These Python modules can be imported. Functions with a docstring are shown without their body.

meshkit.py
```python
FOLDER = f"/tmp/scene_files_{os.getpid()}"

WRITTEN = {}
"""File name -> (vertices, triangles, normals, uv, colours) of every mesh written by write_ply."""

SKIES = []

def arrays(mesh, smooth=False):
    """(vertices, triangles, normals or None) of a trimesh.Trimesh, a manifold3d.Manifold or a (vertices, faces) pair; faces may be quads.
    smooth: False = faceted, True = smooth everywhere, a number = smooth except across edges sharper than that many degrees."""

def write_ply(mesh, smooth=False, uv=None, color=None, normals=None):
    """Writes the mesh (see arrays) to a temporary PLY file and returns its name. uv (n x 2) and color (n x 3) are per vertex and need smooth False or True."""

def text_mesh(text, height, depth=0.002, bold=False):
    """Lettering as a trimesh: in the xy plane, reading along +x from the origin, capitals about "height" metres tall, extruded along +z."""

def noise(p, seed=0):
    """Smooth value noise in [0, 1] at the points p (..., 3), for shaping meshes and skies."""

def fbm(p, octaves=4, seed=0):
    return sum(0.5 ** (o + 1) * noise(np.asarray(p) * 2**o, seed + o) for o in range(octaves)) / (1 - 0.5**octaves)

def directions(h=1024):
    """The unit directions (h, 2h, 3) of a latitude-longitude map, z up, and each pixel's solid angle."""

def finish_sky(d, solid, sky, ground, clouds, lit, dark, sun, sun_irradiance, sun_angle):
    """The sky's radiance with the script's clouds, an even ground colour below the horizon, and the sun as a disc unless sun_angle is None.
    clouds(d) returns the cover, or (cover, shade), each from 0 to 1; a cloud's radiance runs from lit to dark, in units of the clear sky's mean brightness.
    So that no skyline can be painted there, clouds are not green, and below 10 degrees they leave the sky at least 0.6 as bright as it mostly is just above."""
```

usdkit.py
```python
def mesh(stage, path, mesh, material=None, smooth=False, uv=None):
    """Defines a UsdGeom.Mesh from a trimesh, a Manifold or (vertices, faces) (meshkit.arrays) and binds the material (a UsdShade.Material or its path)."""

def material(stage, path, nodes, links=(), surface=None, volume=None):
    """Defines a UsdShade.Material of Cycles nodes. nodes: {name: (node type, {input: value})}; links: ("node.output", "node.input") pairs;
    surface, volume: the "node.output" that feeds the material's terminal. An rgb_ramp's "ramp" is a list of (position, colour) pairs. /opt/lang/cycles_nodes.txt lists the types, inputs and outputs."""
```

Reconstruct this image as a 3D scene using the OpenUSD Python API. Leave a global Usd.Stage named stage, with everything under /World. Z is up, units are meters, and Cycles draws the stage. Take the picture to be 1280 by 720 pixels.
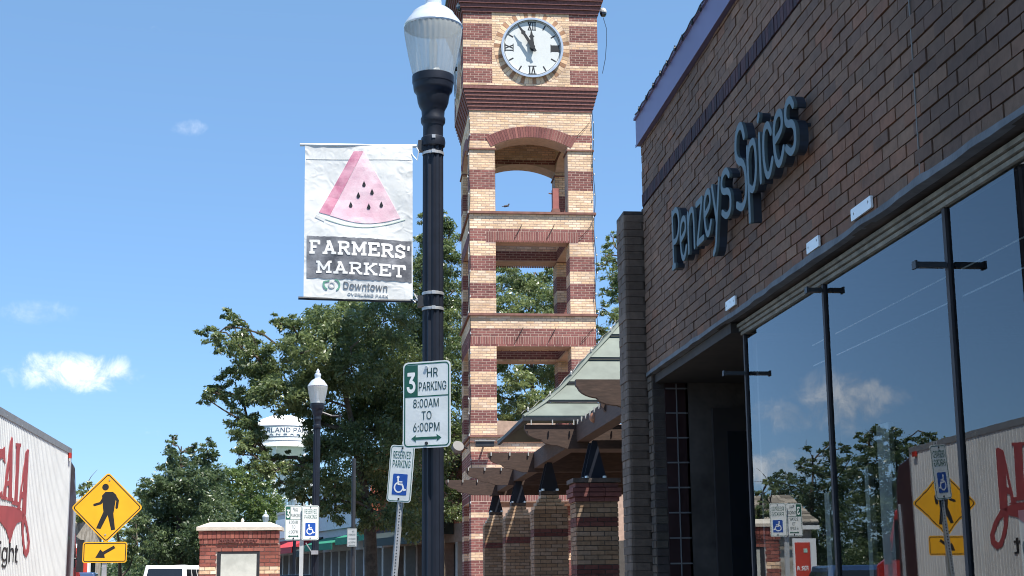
import math, random, glob
import numpy as np, trimesh, manifold3d as m3
import usdkit
from meshkit import noise, fbm
from pxr import Usd, UsdGeom, UsdLux, UsdShade, Sdf, Gf, Vt
from shapely.geometry import Polygon, LineString, Point, box as sbox, MultiPolygon
from shapely.ops import unary_union
from shapely import affinity

stage = Usd.Stage.CreateInMemory()
UsdGeom.SetStageUpAxis(stage, 'Z'); UsdGeom.SetStageMetersPerUnit(stage, 1.0)
UsdGeom.Xform.Define(stage, '/World'); UsdGeom.Scope.Define(stage, '/World/Looks')
RNG = np.random.default_rng(11); random.seed(11)

# ---------------------------------------------------------------- camera, sky, sun
YAW, PITCH, ROLL = [math.radians(a) for a in (5.866, 11.011, -0.572)]
EYE = np.array([0, 0, 1.6]); FPX = 1850.0
_c, _s = math.cos(YAW), math.sin(YAW)
FW = np.array([_s*math.cos(PITCH), _c*math.cos(PITCH), math.sin(PITCH)])
_r = np.array([_c, -_s, 0.0]); _u = np.cross(_r, FW)
RT = math.cos(ROLL)*_r + math.sin(ROLL)*_u; UP = -math.sin(ROLL)*_r + math.cos(ROLL)*_u
cam = UsdGeom.Camera.Define(stage, '/World/camera')
M = Gf.Matrix4d(*[float(x) for x in [*RT, 0, *UP, 0, *(-FW), 0, *EYE, 1]])
cam.AddTransformOp().Set(M)
cam.CreateHorizontalApertureAttr(36.0); cam.CreateVerticalApertureAttr(20.25)
cam.CreateFocalLengthAttr(36.0*FPX/1280); cam.CreateClippingRangeAttr(Gf.Vec2f(0.05, 4000))
EXPOSURE = 1.0
cam.CreateExposureAttr(EXPOSURE)

SUN = np.array([0.295, -0.345, 0.89]); SUN /= np.linalg.norm(SUN)
SUN_I, SKY_I = 1.25, 0.125
def ray(px, py): return FW + RT*(px-640)/FPX - UP*(py-360)/FPX
def at(px, py, Y):
    d = ray(px, py); return EYE + d*(Y/d[1])
def atx(px, py, X):
    d = ray(px, py); return EYE + d*(X/d[0])

def mat(name, nodes, links=(), surface='p.BSDF', volume=None):
    return usdkit.material(stage, '/World/Looks/'+name, nodes, links, surface=surface, volume=volume)

el, rot = math.asin(SUN[2]), math.atan2(SUN[0], SUN[1])
def cloud_dir(px, py):
    d = ray(px, py); return d/np.linalg.norm(d)
def mirror_dir(px, py):
    d = cloud_dir(px, py).copy(); d[0] *= -1; return d
# direction, angular half width, height, strength
CLOUDS = [(cloud_dir(95, 466), .044, .0125, .92), (cloud_dir(44, 391), .025, .008, .22), (cloud_dir(237, 160), .012, .006, .3),
          (mirror_dir(1052, 502), .036, .022, .9), (mirror_dir(985, 520), .030, .012, .6), (mirror_dir(955, 585), .050, .013, .9)]
nodes = {'tc': ('texture_coordinate', {}),
         'nrm': ('vector_math', {'math_type': 'normalize'}),
         'sky': ('sky_texture', {'sky_type': 'single_scattering', 'sun_disc': False, 'sun_elevation': el, 'sun_rotation': rot, 'altitude': 300.0,
                                 'air_density': 0.75, 'aerosol_density': 0.8, 'ozone_density': 9.0}),
         'n1': ('noise_texture', {'scale': 48.0, 'detail': 8.0, 'roughness': .66, 'distortion': .4}),
         'air': ('vector_math', {'math_type': 'multiply_add', 'vector2': (.58, .58, .58), 'vector3': (.49, .93, 1.36)}), 'cld': ('mix', {}),
         'tint': ('rgb_ramp', {'ramp': [(.30, (2.6, 2.9, 3.4)), (.60, (6.2, 6.3, 6.5))]}),
         'bg': ('background_shader', {'strength': SKY_I})}
links = [('tc.generated', 'nrm.vector1'), ('nrm.vector', 'n1.vector')]
prev = None
for i, (d, w, h, k) in enumerate(CLOUDS):
    d = np.asarray(d); r = np.cross([0, 0, 1.0], d); r /= np.linalg.norm(r); u = np.cross(d, r)
    nodes[f'a{i}'] = ('vector_math', {'math_type': 'dot_product', 'vector2': tuple(r)})
    nodes[f'b{i}'] = ('vector_math', {'math_type': 'dot_product', 'vector2': tuple(u)})
    nodes[f'f{i}'] = ('vector_math', {'math_type': 'dot_product', 'vector2': tuple(d)})
    nodes[f'fg{i}'] = ('math', {'math_type': 'greater_than', 'value2': 0.0})
    nodes[f'd{i}'] = ('math', {'math_type': 'subtract', 'value2': float(u @ d)})
    nodes[f'am{i}'] = ('math', {'math_type': 'divide', 'value2': w}); nodes[f'bm{i}'] = ('math', {'math_type': 'divide', 'value2': h})
    nodes[f'a2{i}'] = ('math', {'math_type': 'multiply'}); nodes[f'b2{i}'] = ('math', {'math_type': 'multiply'})
    nodes[f's{i}'] = ('math', {'math_type': 'add'})
    nodes[f'm{i}'] = ('map_range', {'from_min': 1.7, 'from_max': -0.5, 'to_min': 0.0, 'to_max': 1.0, 'clamp': True})
    nodes[f'x{i}'] = ('math', {'math_type': 'multiply_add', 'value2': 1.05, 'value3': -1.12})
    nodes[f'nx{i}'] = ('math', {'math_type': 'multiply_add', 'value2': 1.75})
    nodes[f'c{i}'] = ('map_range', {'from_min': 0.05, 'from_max': 1.0, 'to_min': 0.0, 'to_max': float(k)*.93, 'clamp': True, 'range_type': 'smoothstep'})
    nodes[f'g{i}'] = ('math', {'math_type': 'multiply'})
    links += [('nrm.vector', f'a{i}.vector1'), ('nrm.vector', f'b{i}.vector1'), ('nrm.vector', f'f{i}.vector1'), (f'f{i}.value', f'fg{i}.value1'),
              (f'a{i}.value', f'am{i}.value1'), (f'b{i}.value', f'd{i}.value1'), (f'd{i}.value', f'bm{i}.value1'),
              (f'am{i}.value', f'a2{i}.value1'), (f'am{i}.value', f'a2{i}.value2'), (f'bm{i}.value', f'b2{i}.value1'), (f'bm{i}.value', f'b2{i}.value2'),
              (f'a2{i}.value', f's{i}.value1'), (f'b2{i}.value', f's{i}.value2'), (f's{i}.value', f'm{i}.value'),
              (f'm{i}.result', f'x{i}.value1'), ('n1.fac', f'nx{i}.value1'), (f'x{i}.value', f'nx{i}.value3'),
              (f'nx{i}.value', f'c{i}.value'), (f'c{i}.result', f'g{i}.value1'), (f'fg{i}.value', f'g{i}.value2')]
    if prev is None: prev = f'g{i}.value'
    else:
        nodes[f'mx{i}'] = ('math', {'math_type': 'maximum'}); links += [(prev, f'mx{i}.value1'), (f'g{i}.value', f'mx{i}.value2')]; prev = f'mx{i}.value'
links += [(prev, 'cld.fac'), ('sky.color', 'air.vector1'), ('air.vector', 'cld.color1'), ('n1.fac', 'tint.fac'), ('tint.color', 'cld.color2'), ('cld.color', 'bg.color')]
skym = mat('sky', nodes, links, surface='bg.background')
dome = UsdLux.DomeLight.Define(stage, '/World/sky'); dome.CreateIntensityAttr(1.0)
UsdShade.MaterialBindingAPI.Apply(dome.GetPrim()).Bind(skym)
dome.GetPrim().SetCustomDataByKey('kind', 'structure')
sun = UsdLux.DistantLight.Define(stage, '/World/sun')
sun.CreateIntensityAttr(SUN_I); sun.CreateAngleAttr(0.53); sun.CreateNormalizeAttr(True); sun.CreateColorAttr(Gf.Vec3f(1.0, .95, .87))
zx = SUN; xx = np.cross([0, 1.0, 0], zx); xx /= np.linalg.norm(xx); yx = np.cross(zx, xx)
sun.AddTransformOp().Set(Gf.Matrix4d(*[float(x) for x in [*xx, 0, *yx, 0, *zx, 0, 0, 0, 50, 1]]))

# ---------------------------------------------------------------- helpers
USED, WHERE = {}, {}
def numbered(parent, name):
    k = USED.get((parent, name), 0); USED[(parent, name)] = k+1
    return f'{parent}/{name}' if k == 0 else f'{parent}/{name}_{k:03d}'
def tag(prim, **kw):
    for k, v in kw.items():
        if v: prim.SetCustomDataByKey(k, v)
def thing(name, label, cat, base=(0, 0, 0), group=None):
    p = numbered('/World', name); x = UsdGeom.Xform.Define(stage, p)
    x.AddTranslateOp().Set(Gf.Vec3d(*[float(b) for b in base])); WHERE[p] = np.asarray(base, float)
    tag(x.GetPrim(), label=label, category=cat, group=group); return p
def off(path):
    for k in range(path.count('/'), 1, -1):
        q = '/'.join(path.split('/')[:k+1])
        if q in WHERE: return WHERE[q]
    return np.zeros(3)
def part(parent, name, mesh, m, smooth=False, label=None, kind=None, cat=None, group=None):
    """one Mesh prim from a trimesh, a Manifold, (v, f) or an MB, in world coordinates"""
    p = numbered(parent, name); tone = None
    if isinstance(mesh, MB): mesh, tone = mesh.done()
    if isinstance(mesh, tuple): mesh = trimesh.Trimesh(np.asarray(mesh[0], float), np.asarray(mesh[1]), process=False)
    if isinstance(mesh, m3.Manifold):
        mm = mesh.to_mesh(); mesh = trimesh.Trimesh(np.asarray(mm.vert_properties[:, :3], float), np.asarray(mm.tri_verts), process=False)
    o = off(parent)
    if np.any(o): mesh = mesh.copy(); mesh.vertices = mesh.vertices - o
    g = usdkit.mesh(stage, p, mesh, m, smooth=smooth)
    if tone is not None:
        pv = UsdGeom.PrimvarsAPI(g).CreatePrimvar('tone', Sdf.ValueTypeNames.Color3fArray, 'vertex'); pv.Set(Vt.Vec3fArray.FromNumpy(tone.astype(np.float32)))
    tag(g.GetPrim(), label=label, kind=kind, category=cat, group=group)
    return p

BOXF = np.array([[0,2,1],[0,3,2],[4,5,6],[4,6,7],[0,1,5],[0,5,4],[1,2,6],[1,6,5],[2,3,7],[2,7,6],[3,0,4],[3,4,7]])
class MB:
    def __init__(s): s.v, s.f, s.t, s.n = [], [], [], 0
    def add(s, v, f, tone=None):
        v = np.asarray(v, float); s.v.append(v); s.f.append(np.asarray(f)+s.n); s.n += len(v)
        s.t.append(np.broadcast_to(np.asarray((.5, .5, .5) if tone is None else tone, float), (len(v), 3))); return s
    def mesh(s, m, tone=None): return s.add(m.vertices, m.faces, tone)
    def box(s, lo, hi, tone=None):
        x0, y0, z0 = lo; x1, y1, z1 = hi
        return s.add([[x0,y0,z0],[x1,y0,z0],[x1,y1,z0],[x0,y1,z0],[x0,y0,z1],[x1,y0,z1],[x1,y1,z1],[x0,y1,z1]], BOXF, tone)
    def obox(s, o, U, V, N, tone=None):
        """corner o and the three edge vectors"""
        o, U, V, N = [np.asarray(a, float) for a in (o, U, V, N)]
        if np.dot(np.cross(U, V), N) < 0: U, V = V, U
        return s.add([o, o+U, o+U+V, o+V, o+N, o+U+N, o+U+V+N, o+V+N], BOXF, tone)
    def tube(s, pts, r, n=8, cap=True, tone=None):
        p = np.asarray(pts, float); t = np.gradient(p, axis=0); t /= np.linalg.norm(t, axis=1, keepdims=True)+1e-12
        ref = np.array([0, 0, 1.0]) if abs(t[:, 2]).mean() < .8 else np.array([1.0, 0, 0])
        a = np.cross(t, ref); a /= np.linalg.norm(a, axis=1, keepdims=True)+1e-12; b = np.cross(t, a)
        r = np.broadcast_to(r, (len(p),)); g = np.arange(n)*2*np.pi/n
        v = (p[:, None]+r[:, None, None]*(np.cos(g)[None, :, None]*a[:, None]+np.sin(g)[None, :, None]*b[:, None])).reshape(-1, 3)
        f = []
        for i in range(len(p)-1):
            for j in range(n):
                k = (j+1) % n; f += [[i*n+j, (i+1)*n+k, i*n+k], [i*n+j, (i+1)*n+j, (i+1)*n+k]]
        if cap:
            for base, flip in ((0, False), ((len(p)-1)*n, True)):
                for j in range(1, n-1): f.append([base, base+j, base+j+1] if not flip else [base, base+j+1, base+j])
        return s.add(v, f, tone)
    def lathe(s, prof, c, n=24, lobes=0, depth=0.0):
        """prof: (radius, z) from bottom to top about the vertical through c"""
        prof = np.asarray(prof, float); g = np.arange(n)*2*np.pi/n
        k = 1+(depth*np.cos(lobes*g) if lobes else 0*g)
        v = np.stack([prof[:, :1]*np.cos(g)*k+c[0], prof[:, :1]*np.sin(g)*k+c[1], np.repeat(prof[:, 1:], n, 1)+c[2]], -1).reshape(-1, 3); f = []
        for i in range(len(prof)-1):
            for j in range(n):
                q = (j+1) % n; f += [[i*n+j, i*n+q, (i+1)*n+q], [i*n+j, (i+1)*n+q, (i+1)*n+j]]
        return s.add(v, f)
    def shape(s, poly, o, U, V, N, d, tone=None):
        """a flat shapely shape in the frame (o, U, V), made d thick along N"""
        o, U, V, N = [np.asarray(a, float) for a in (o, U, V, N)]
        flip = np.dot(np.cross(U, V), N) < 0
        for g in getattr(poly, 'geoms', [poly]):
            if g.is_empty or g.area < 1e-9: continue
            e = trimesh.creation.extrude_polygon(g, d, engine='earcut'); q = e.vertices
            s.add(o+q[:, :1]*U+q[:, 1:2]*V+q[:, 2:]*N, e.faces[:, ::-1] if flip else e.faces, tone)
        return s
    def done(s):
        v = np.vstack(s.v); return trimesh.Trimesh(v, np.vstack(s.f), process=False), np.vstack(s.t)

def one(fn, *a, **k):
    b = MB(); getattr(b, fn)(*a, **k); return b

from PIL import Image, ImageDraw, ImageFont
_FONT = ImageFont.truetype(glob.glob('/opt/blender-*/*/datafiles/fonts/Inter.woff2')[0], 96)
def text_shape(text, height, width=None, bold=False):
    """lettering as a shapely shape centred on the origin, capitals about height tall, squeezed to width"""
    x0, y0, x1, y1 = _FONT.getbbox(text, anchor='ls', stroke_width=3*bold)
    im = Image.new('L', (x1-x0+8, y1-y0+8)); ImageDraw.Draw(im).text((4-x0, 4-y0), text, 255, _FONT, anchor='ls', stroke_width=3*bold)
    on = np.pad(np.asarray(im) > 127, ((0, 0), (1, 1))).astype(np.int8)
    rows, st = np.nonzero(np.diff(on, axis=1) == 1); en = np.nonzero(np.diff(on, axis=1) == -1)[1]
    sh = unary_union([sbox(a, -r-1, b, -r) for a, b, r in zip(st, en, rows)]).buffer(.6).buffer(-.6).simplify(.6)
    a, b, c, d = sh.bounds; k = height/70.0; kx = (width/(c-a)) if width else k
    return affinity.affine_transform(sh, [kx, 0, 0, k, -(a+c)/2*kx, -((b+d)/2)*k])
def rounded(w, h, r):
    return sbox(-w/2+r, -h/2+r, w/2-r, h/2-r).buffer(r, quad_segs=4)
def strokes(lines, w, cap='round'):
    return unary_union([LineString(l).buffer(w/2, cap_style=cap, join_style='round', quad_segs=4) if len(l) > 1 else Point(l[0]).buffer(w/2) for l in lines])
def arc(cx, cy, rx, ry, a0, a1, n=14):
    t = np.radians(np.linspace(a0, a1, n)); return [(cx+rx*math.cos(q), cy+ry*math.sin(q)) for q in t]
def move(sh, x, y, sx=1, sy=1): return affinity.translate(affinity.scale(sh, sx, sy, origin=(0, 0)), x, y)
def hull(points, r=0.0, n=12):
    if r == 0: return m3.Manifold.hull_points(np.asarray(points, float))
    return m3.Manifold.batch_hull([m3.Manifold.sphere(r, n).translate(tuple(map(float, p))) for p in points])
def mbox(lo, hi): return m3.Manifold.cube([float(b-a) for a, b in zip(lo, hi)]).translate([float(a) for a in lo])

# ---------------------------------------------------------------- materials
def plain(name, col, rough=.6, metal=0.0, var=.12, scale=6.0, bump=0.0, spec=.5, bscale=None, **kw):
    c = np.asarray(col, float)
    n = {'g': ('geometry', {}), 'n': ('noise_texture', {'scale': scale, 'detail': 5.0, 'roughness': .6}),
         'r': ('rgb_ramp', {'ramp': [(.3, tuple(c*(1-var))), (.7, tuple(np.minimum(c*(1+var), .95)))]}),
         'p': ('principled_bsdf', {'roughness': rough, 'metallic': metal, 'specular_ior_level': spec, **kw})}
    l = [('g.position', 'n.vector'), ('n.fac', 'r.fac'), ('r.color', 'p.base_color')]
    if bump:
        n['n2'] = ('noise_texture', {'scale': bscale or scale*8, 'detail': 4.0}); n['b'] = ('bump', {'strength': bump, 'distance': .01})
        l += [('g.position', 'n2.vector'), ('n2.fac', 'b.height'), ('b.normal', 'p.normal')]
    return mat(name, n, l)
def toned(name, rough=.85, grain=.25, scale=18.0, bump=.5, stain=.22, fine=160.0):
    """colour from the mesh's own primvar, broken up by grain and large stains"""
    n = {'g': ('geometry', {}), 't': ('attribute', {'attribute': 'tone'}),
         'n': ('noise_texture', {'scale': scale, 'detail': 6.0, 'roughness': .7}), 'r': ('map_range', {'from_min': .25, 'from_max': .75, 'to_min': 1-grain, 'to_max': 1+grain}),
         's': ('noise_texture', {'scale': .9, 'detail': 4.0, 'roughness': .6}), 'sr': ('map_range', {'from_min': .3, 'from_max': .7, 'to_min': 1-stain, 'to_max': 1+stain}),
         'k': ('math', {'math_type': 'multiply'}), 'v': ('vector_math', {'math_type': 'scale'}), 'n2': ('noise_texture', {'scale': fine, 'detail': 3.0}),
         'b': ('bump', {'strength': bump, 'distance': .004}), 'p': ('principled_bsdf', {'roughness': rough, 'specular_ior_level': .25})}
    l = [('g.position', 'n.vector'), ('g.position', 's.vector'), ('g.position', 'n2.vector'), ('n.fac', 'r.value'), ('s.fac', 'sr.value'), ('r.result', 'k.value1'), ('sr.result', 'k.value2'),
         ('t.color', 'v.vector1'), ('k.value', 'v.scale'), ('v.vector', 'p.base_color'), ('n2.fac', 'b.height'), ('b.normal', 'p.normal')]
    return mat(name, n, l)
def two(name, a, b, scale, rough=.9, bump=.3, lo=.4, hi=.6, bscale=None):
    n = {'g': ('geometry', {}), 'n': ('noise_texture', {'scale': scale, 'detail': 8.0, 'roughness': .65}), 'r': ('rgb_ramp', {'ramp': [(lo, a), (hi, b)]}),
         'n2': ('noise_texture', {'scale': bscale or scale*30, 'detail': 4.0}), 'b': ('bump', {'strength': bump, 'distance': .01}), 'p': ('principled_bsdf', {'roughness': rough, 'specular_ior_level': .3})}
    return mat(name, n, [('g.position', 'n.vector'), ('n.fac', 'r.fac'), ('r.color', 'p.base_color'), ('g.position', 'n2.vector'), ('n2.fac', 'b.height'), ('b.normal', 'p.normal')])
BRICK = toned('brick')
WOOD = mat('pergola_timber', {'g': ('geometry', {}), 'm': ('mapping', {'scale': (3.0, 1.2, 14.0)}), 'n': ('noise_texture', {'scale': 2.5, 'detail': 7.0, 'roughness': .65}),
        'r': ('rgb_ramp', {'ramp': [(.25, (.026, .015, .011)), (.55, (.054, .031, .022)), (.8, (.088, .054, .039))]}), 'b': ('bump', {'strength': .4, 'distance': .006}), 'p': ('principled_bsdf', {'roughness': .8})},
        [('g.position', 'm.vector'), ('m.vector', 'n.vector'), ('n.fac', 'r.fac'), ('r.color', 'p.base_color'), ('n.fac', 'b.height'), ('b.normal', 'p.normal')])
MORTAR_LIGHT = plain('mortar_pale', (.46, .40, .34), .95, var=.2, bump=.4)
MORTAR_DARK = plain('mortar_grey', (.075, .062, .055), .95, var=.35, scale=9, bump=.4)
MORTAR_RAKED = two('mortar_raked', (.045, .036, .032), (.15, .125, .11), 1.1, rough=.95, lo=.42, hi=.75, bump=.4)
MORTAR_TOWER = plain('mortar_pinkish', (.45, .325, .265), .95, var=.16, bump=.3)
STONE = plain('cast_stone', (.55, .50, .42), .8, var=.14, bump=.3)
BLACK_METAL = plain('black_painted_metal', (.010, .013, .022), .45, var=.25, bump=.05, spec=.35)
STEEL_DARK = plain('dark_steel', (.02, .022, .026), .5, var=.3, bump=.1)
GALV = plain('galvanised_steel', (.42, .43, .44), .45, metal=.55, var=.18, scale=20)
ALU = plain('aluminium', (.62, .63, .64), .35, metal=.85, var=.1)
TRUCK_WHITE = plain('truck_white', (.60, .615, .61), .45, var=.07, scale=2)
WHITE_SHEET = plain('white_sheeting', (.72, .75, .74), .42, var=.10, scale=7, bump=.05)
WHITE_PAINT = plain('white_paint', (.78, .78, .77), .4, var=.05, scale=3, bump=.04)
YELLOW_SHEET = plain('yellow_sheeting', (.80, .40, .012), .4, var=.06, scale=4)
BLACK_INK = plain('black_ink', (.012, .012, .013), .5, var=.2)
GREEN_INK = plain('green_ink', (.012, .095, .065), .45, var=.1)
BLUE_INK = plain('blue_ink', (.012, .075, .36), .45, var=.08)
RED_PAINT = plain('red_paint', (.45, .022, .016), .3, var=.1, coat_weight=.5)
MAROON = plain('maroon_paint', (.030, .008, .012), .35, var=.15, coat_weight=.3)
RED_INK = plain('faded_red_ink', (.33, .055, .06), .5, var=.15, scale=3)
TAR = plain('tyre_rubber', (.02, .02, .021), .8, var=.2)
DARK_GLASS = plain('dark_glass', (.012, .014, .017), .06, var=.1, spec=.8)
SHADOW_ROOM = plain('dim_interior', (.055, .05, .045), .9, var=.2)
DARK_TRIM = plain('dark_bronze_trim', (.020, .016, .018), .6, var=.25, scale=14, bump=.1)
SOFFIT = plain('soffit_boards', (.035, .028, .024), .8, var=.3, bump=.2)
ROOF_METAL = plain('weathered_green_metal', (.12, .14, .12), .65, metal=.05, var=.22, scale=2.2, bump=.08, bscale=9)
FLASHING = plain('bitumen_flashing', (.115, .115, .122), .8, var=.3, scale=7, bump=.5, bscale=30)
TRIM_BEIGE = plain('weathered_beige_trim', (.23, .205, .165), .85, var=.35, scale=9, bump=.35, bscale=40)
LAVENDER = plain('lavender_coping', (.15, .125, .225), .5, var=.08, scale=1.5)
SIGN_FACE = plain('grey_green_letter_face', (.075, .105, .112), .5, var=.12)
SIGN_SIDE = plain('navy_letter_return', (.016, .023, .036), .5, var=.2)
ASPHALT = two('asphalt', (.045, .045, .047), (.07, .068, .066), .6)
CONCRETE = two('pavement_concrete', (.30, .285, .26), (.38, .365, .335), .8)
PAVER = two('plaza_paving', (.22, .15, .12), (.30, .21, .165), 1.5)
LAWN = two('lawn', (.035, .06, .02), (.06, .085, .03), .3)
BARK = two('bark', (.05, .04, .03), (.10, .08, .06), 6, bump=.7, bscale=25)
def window_glass(name, ior=1.95, tint=(.92, .96, .98)):
    return mat(name, {'g': ('geometry', {}), 'mp': ('mapping', {'scale': (1.0, 1.6, .35)}), 'n': ('noise_texture', {'scale': 1.3, 'detail': 2.0}), 'b': ('bump', {'strength': .02, 'distance': .02}),
        'fr': ('fresnel', {'IOR': ior}), 'tr': ('transparent_bsdf', {'color': tint}), 'gl': ('glossy_bsdf', {'roughness': .0, 'color': (.93, .97, 1.0)}), 'm': ('mix_closure', {})},
        [('g.position', 'mp.vector'), ('mp.vector', 'n.vector'), ('n.fac', 'b.height'), ('b.normal', 'gl.normal'), ('fr.fac', 'm.fac'), ('tr.BSDF', 'm.closure1'), ('gl.BSDF', 'm.closure2')], surface='m.closure')
PANE = window_glass('window_pane')
GLOBE = mat('ribbed_acrylic_globe', {'tr': ('transparent_bsdf', {'color': (.95, .96, .95)}), 'tl': ('translucent_bsdf', {'color': (.85, .87, .84)}), 'df': ('principled_bsdf', {'base_color': (.75, .77, .74), 'roughness': .12}),
        'm1': ('mix_closure', {'fac': .5}), 'm2': ('mix_closure', {'fac': .55})},
        [('tl.BSDF', 'm1.closure1'), ('df.BSDF', 'm1.closure2'), ('tr.BSDF', 'm2.closure1'), ('m1.closure', 'm2.closure2')], surface='m2.closure')
CLOTH = mat('banner_vinyl', {'g': ('geometry', {}), 'n': ('noise_texture', {'scale': 9.0, 'detail': 6.0}), 'r': ('rgb_ramp', {'ramp': [(.3, (.82, .82, .78)), (.55, (.92, .92, .89))]}),
        'p': ('principled_bsdf', {'roughness': .55}), 'tl': ('translucent_bsdf', {'color': (.8, .8, .76)}), 'm': ('mix_closure', {'fac': .3}), 'cr': ('noise_texture', {'scale': 13.0, 'detail': 5.0, 'distortion': 1.2, 'type': 'ridged_multifractal'}), 'cb': ('bump', {'strength': .35, 'distance': .012})},
        [('g.position', 'cr.vector'), ('cr.fac', 'cb.height'), ('cb.normal', 'p.normal'), ('g.position', 'n.vector'), ('n.fac', 'r.fac'), ('r.color', 'p.base_color'), ('p.BSDF', 'm.closure1'), ('tl.BSDF', 'm.closure2')], surface='m.closure')
def leaf_mat(name, dark, light):
    return mat(name, {'i': ('attribute', {'attribute': 'tone'}), 'sp': ('separate_color', {}), 'r': ('rgb_ramp', {'ramp': [(0, dark), (1, light)]}),
        'd': ('principled_bsdf', {'roughness': .36, 'specular_ior_level': .6}), 'hs': ('hsv', {'saturation': 1.15, 'value': 1.35, 'hue': .485}), 'tl': ('translucent_bsdf', {}), 'm': ('mix_closure', {'fac': .45})},
        [('i.color', 'sp.color'), ('sp.r', 'r.fac'), ('r.color', 'd.base_color'), ('r.color', 'hs.color'), ('hs.color', 'tl.color'), ('d.BSDF', 'm.closure1'), ('tl.BSDF', 'm.closure2')], surface='m.closure')
LEAF = leaf_mat('locust_leaf', (.050, .086, .036), (.205, .25, .105))
LEAF_DARK = leaf_mat('dark_leaf', (.042, .072, .036), (.15, .20, .095))
LEAF_LIGHT = leaf_mat('light_leaf', (.065, .11, .038), (.18, .235, .08))

# ---------------------------------------------------------------- bricks
TAN = [(.69, .50, .335), (.72, .54, .385), (.65, .46, .30), (.74, .57, .42), (.70, .475, .30), (.60, .425, .28), (.72, .51, .34)]
RED = [(.205, .080, .072), (.23, .092, .082), (.185, .073, .068), (.22, .092, .082), (.245, .10, .086), (.195, .075, .068)]
def bricks(o, U, N, width, z0, z1, colour, b=None, course=.0677, length=.2032, joint=.010, proud=.008, holes=None, off0=0.0, single=None, jitter=.003, back=.0, rows=None):
    """running-bond bricks on a vertical face: o its lower left corner (z ignored), U along, N outwards. colour(s, z, rng) gives a brick's tone or None for no brick.
    single(mesh, s, z) takes a brick as an object of its own when it returns True"""
    b = b or MB(); o, U, N = [np.asarray(a, float) for a in (o, U, N)]; Z = np.array([0, 0, 1.0]); z = z0; i = 0
    while z < z1-.012:
        zt = min(z+course-joint, z1)
        s = -(i % 2)*length/2+off0
        while s < width:
            a, e = max(s, 0), min(s+length-joint, width)
            if e-a > .02:
                sm, zm = (a+e)/2, (z+zt)/2
                if holes is not None:
                    seg = [(a, e)]
                    for h in holes: seg = h(seg, zm)
                else: seg = [(a, e)]
                for a2, e2 in seg:
                    if e2-a2 < .02: continue
                    c = colour((a2+e2)/2, zm)
                    if c is None: continue
                    d = proud+RNG.uniform(-jitter, jitter); tone = np.asarray(c)*RNG.uniform(.88, 1.12)
                    q = one('obox', o*[1, 1, 0]+U*a2+Z*z-N*back, U*(e2-a2), Z*(zt-z), N*(d+back), tone)
                    if not (single and single(q, (a2+e2)/2, zm)): b.add(q.v[0], q.f[0], tone)
            s += length
        z += course; i += 1
    return b
def hole(x0, x1, za, zb):
    def cut(seg, z):
        if not za < z < zb: return seg
        out = []
        for a, e in seg:
            if e <= x0 or a >= x1: out.append((a, e))
            else:
                if a < x0: out.append((a, x0))
                if e > x1: out.append((x1, e))
        return out
    return cut
def soldiers(b, o, U, N, width, z0, z1, pal, w=.0677, joint=.01, proud=.009, back=0.0):
    o, U, N = [np.asarray(a, float) for a in (o, U, N)]; Z = np.array([0, 0, 1.0]); n = max(1, round(width/w)); w = width/n
    for k in range(n):
        c = np.asarray(pal[RNG.integers(len(pal))])*RNG.uniform(.88, 1.12)
        b.obox(o*[1, 1, 0]+U*(k*w+joint/2)+Z*z0-N*back, U*(w-joint), Z*(z1-z0), N*(proud+RNG.uniform(-.002, .002)+back), c)
    return b
pick = lambda pal: pal[RNG.integers(len(pal))]

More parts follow.
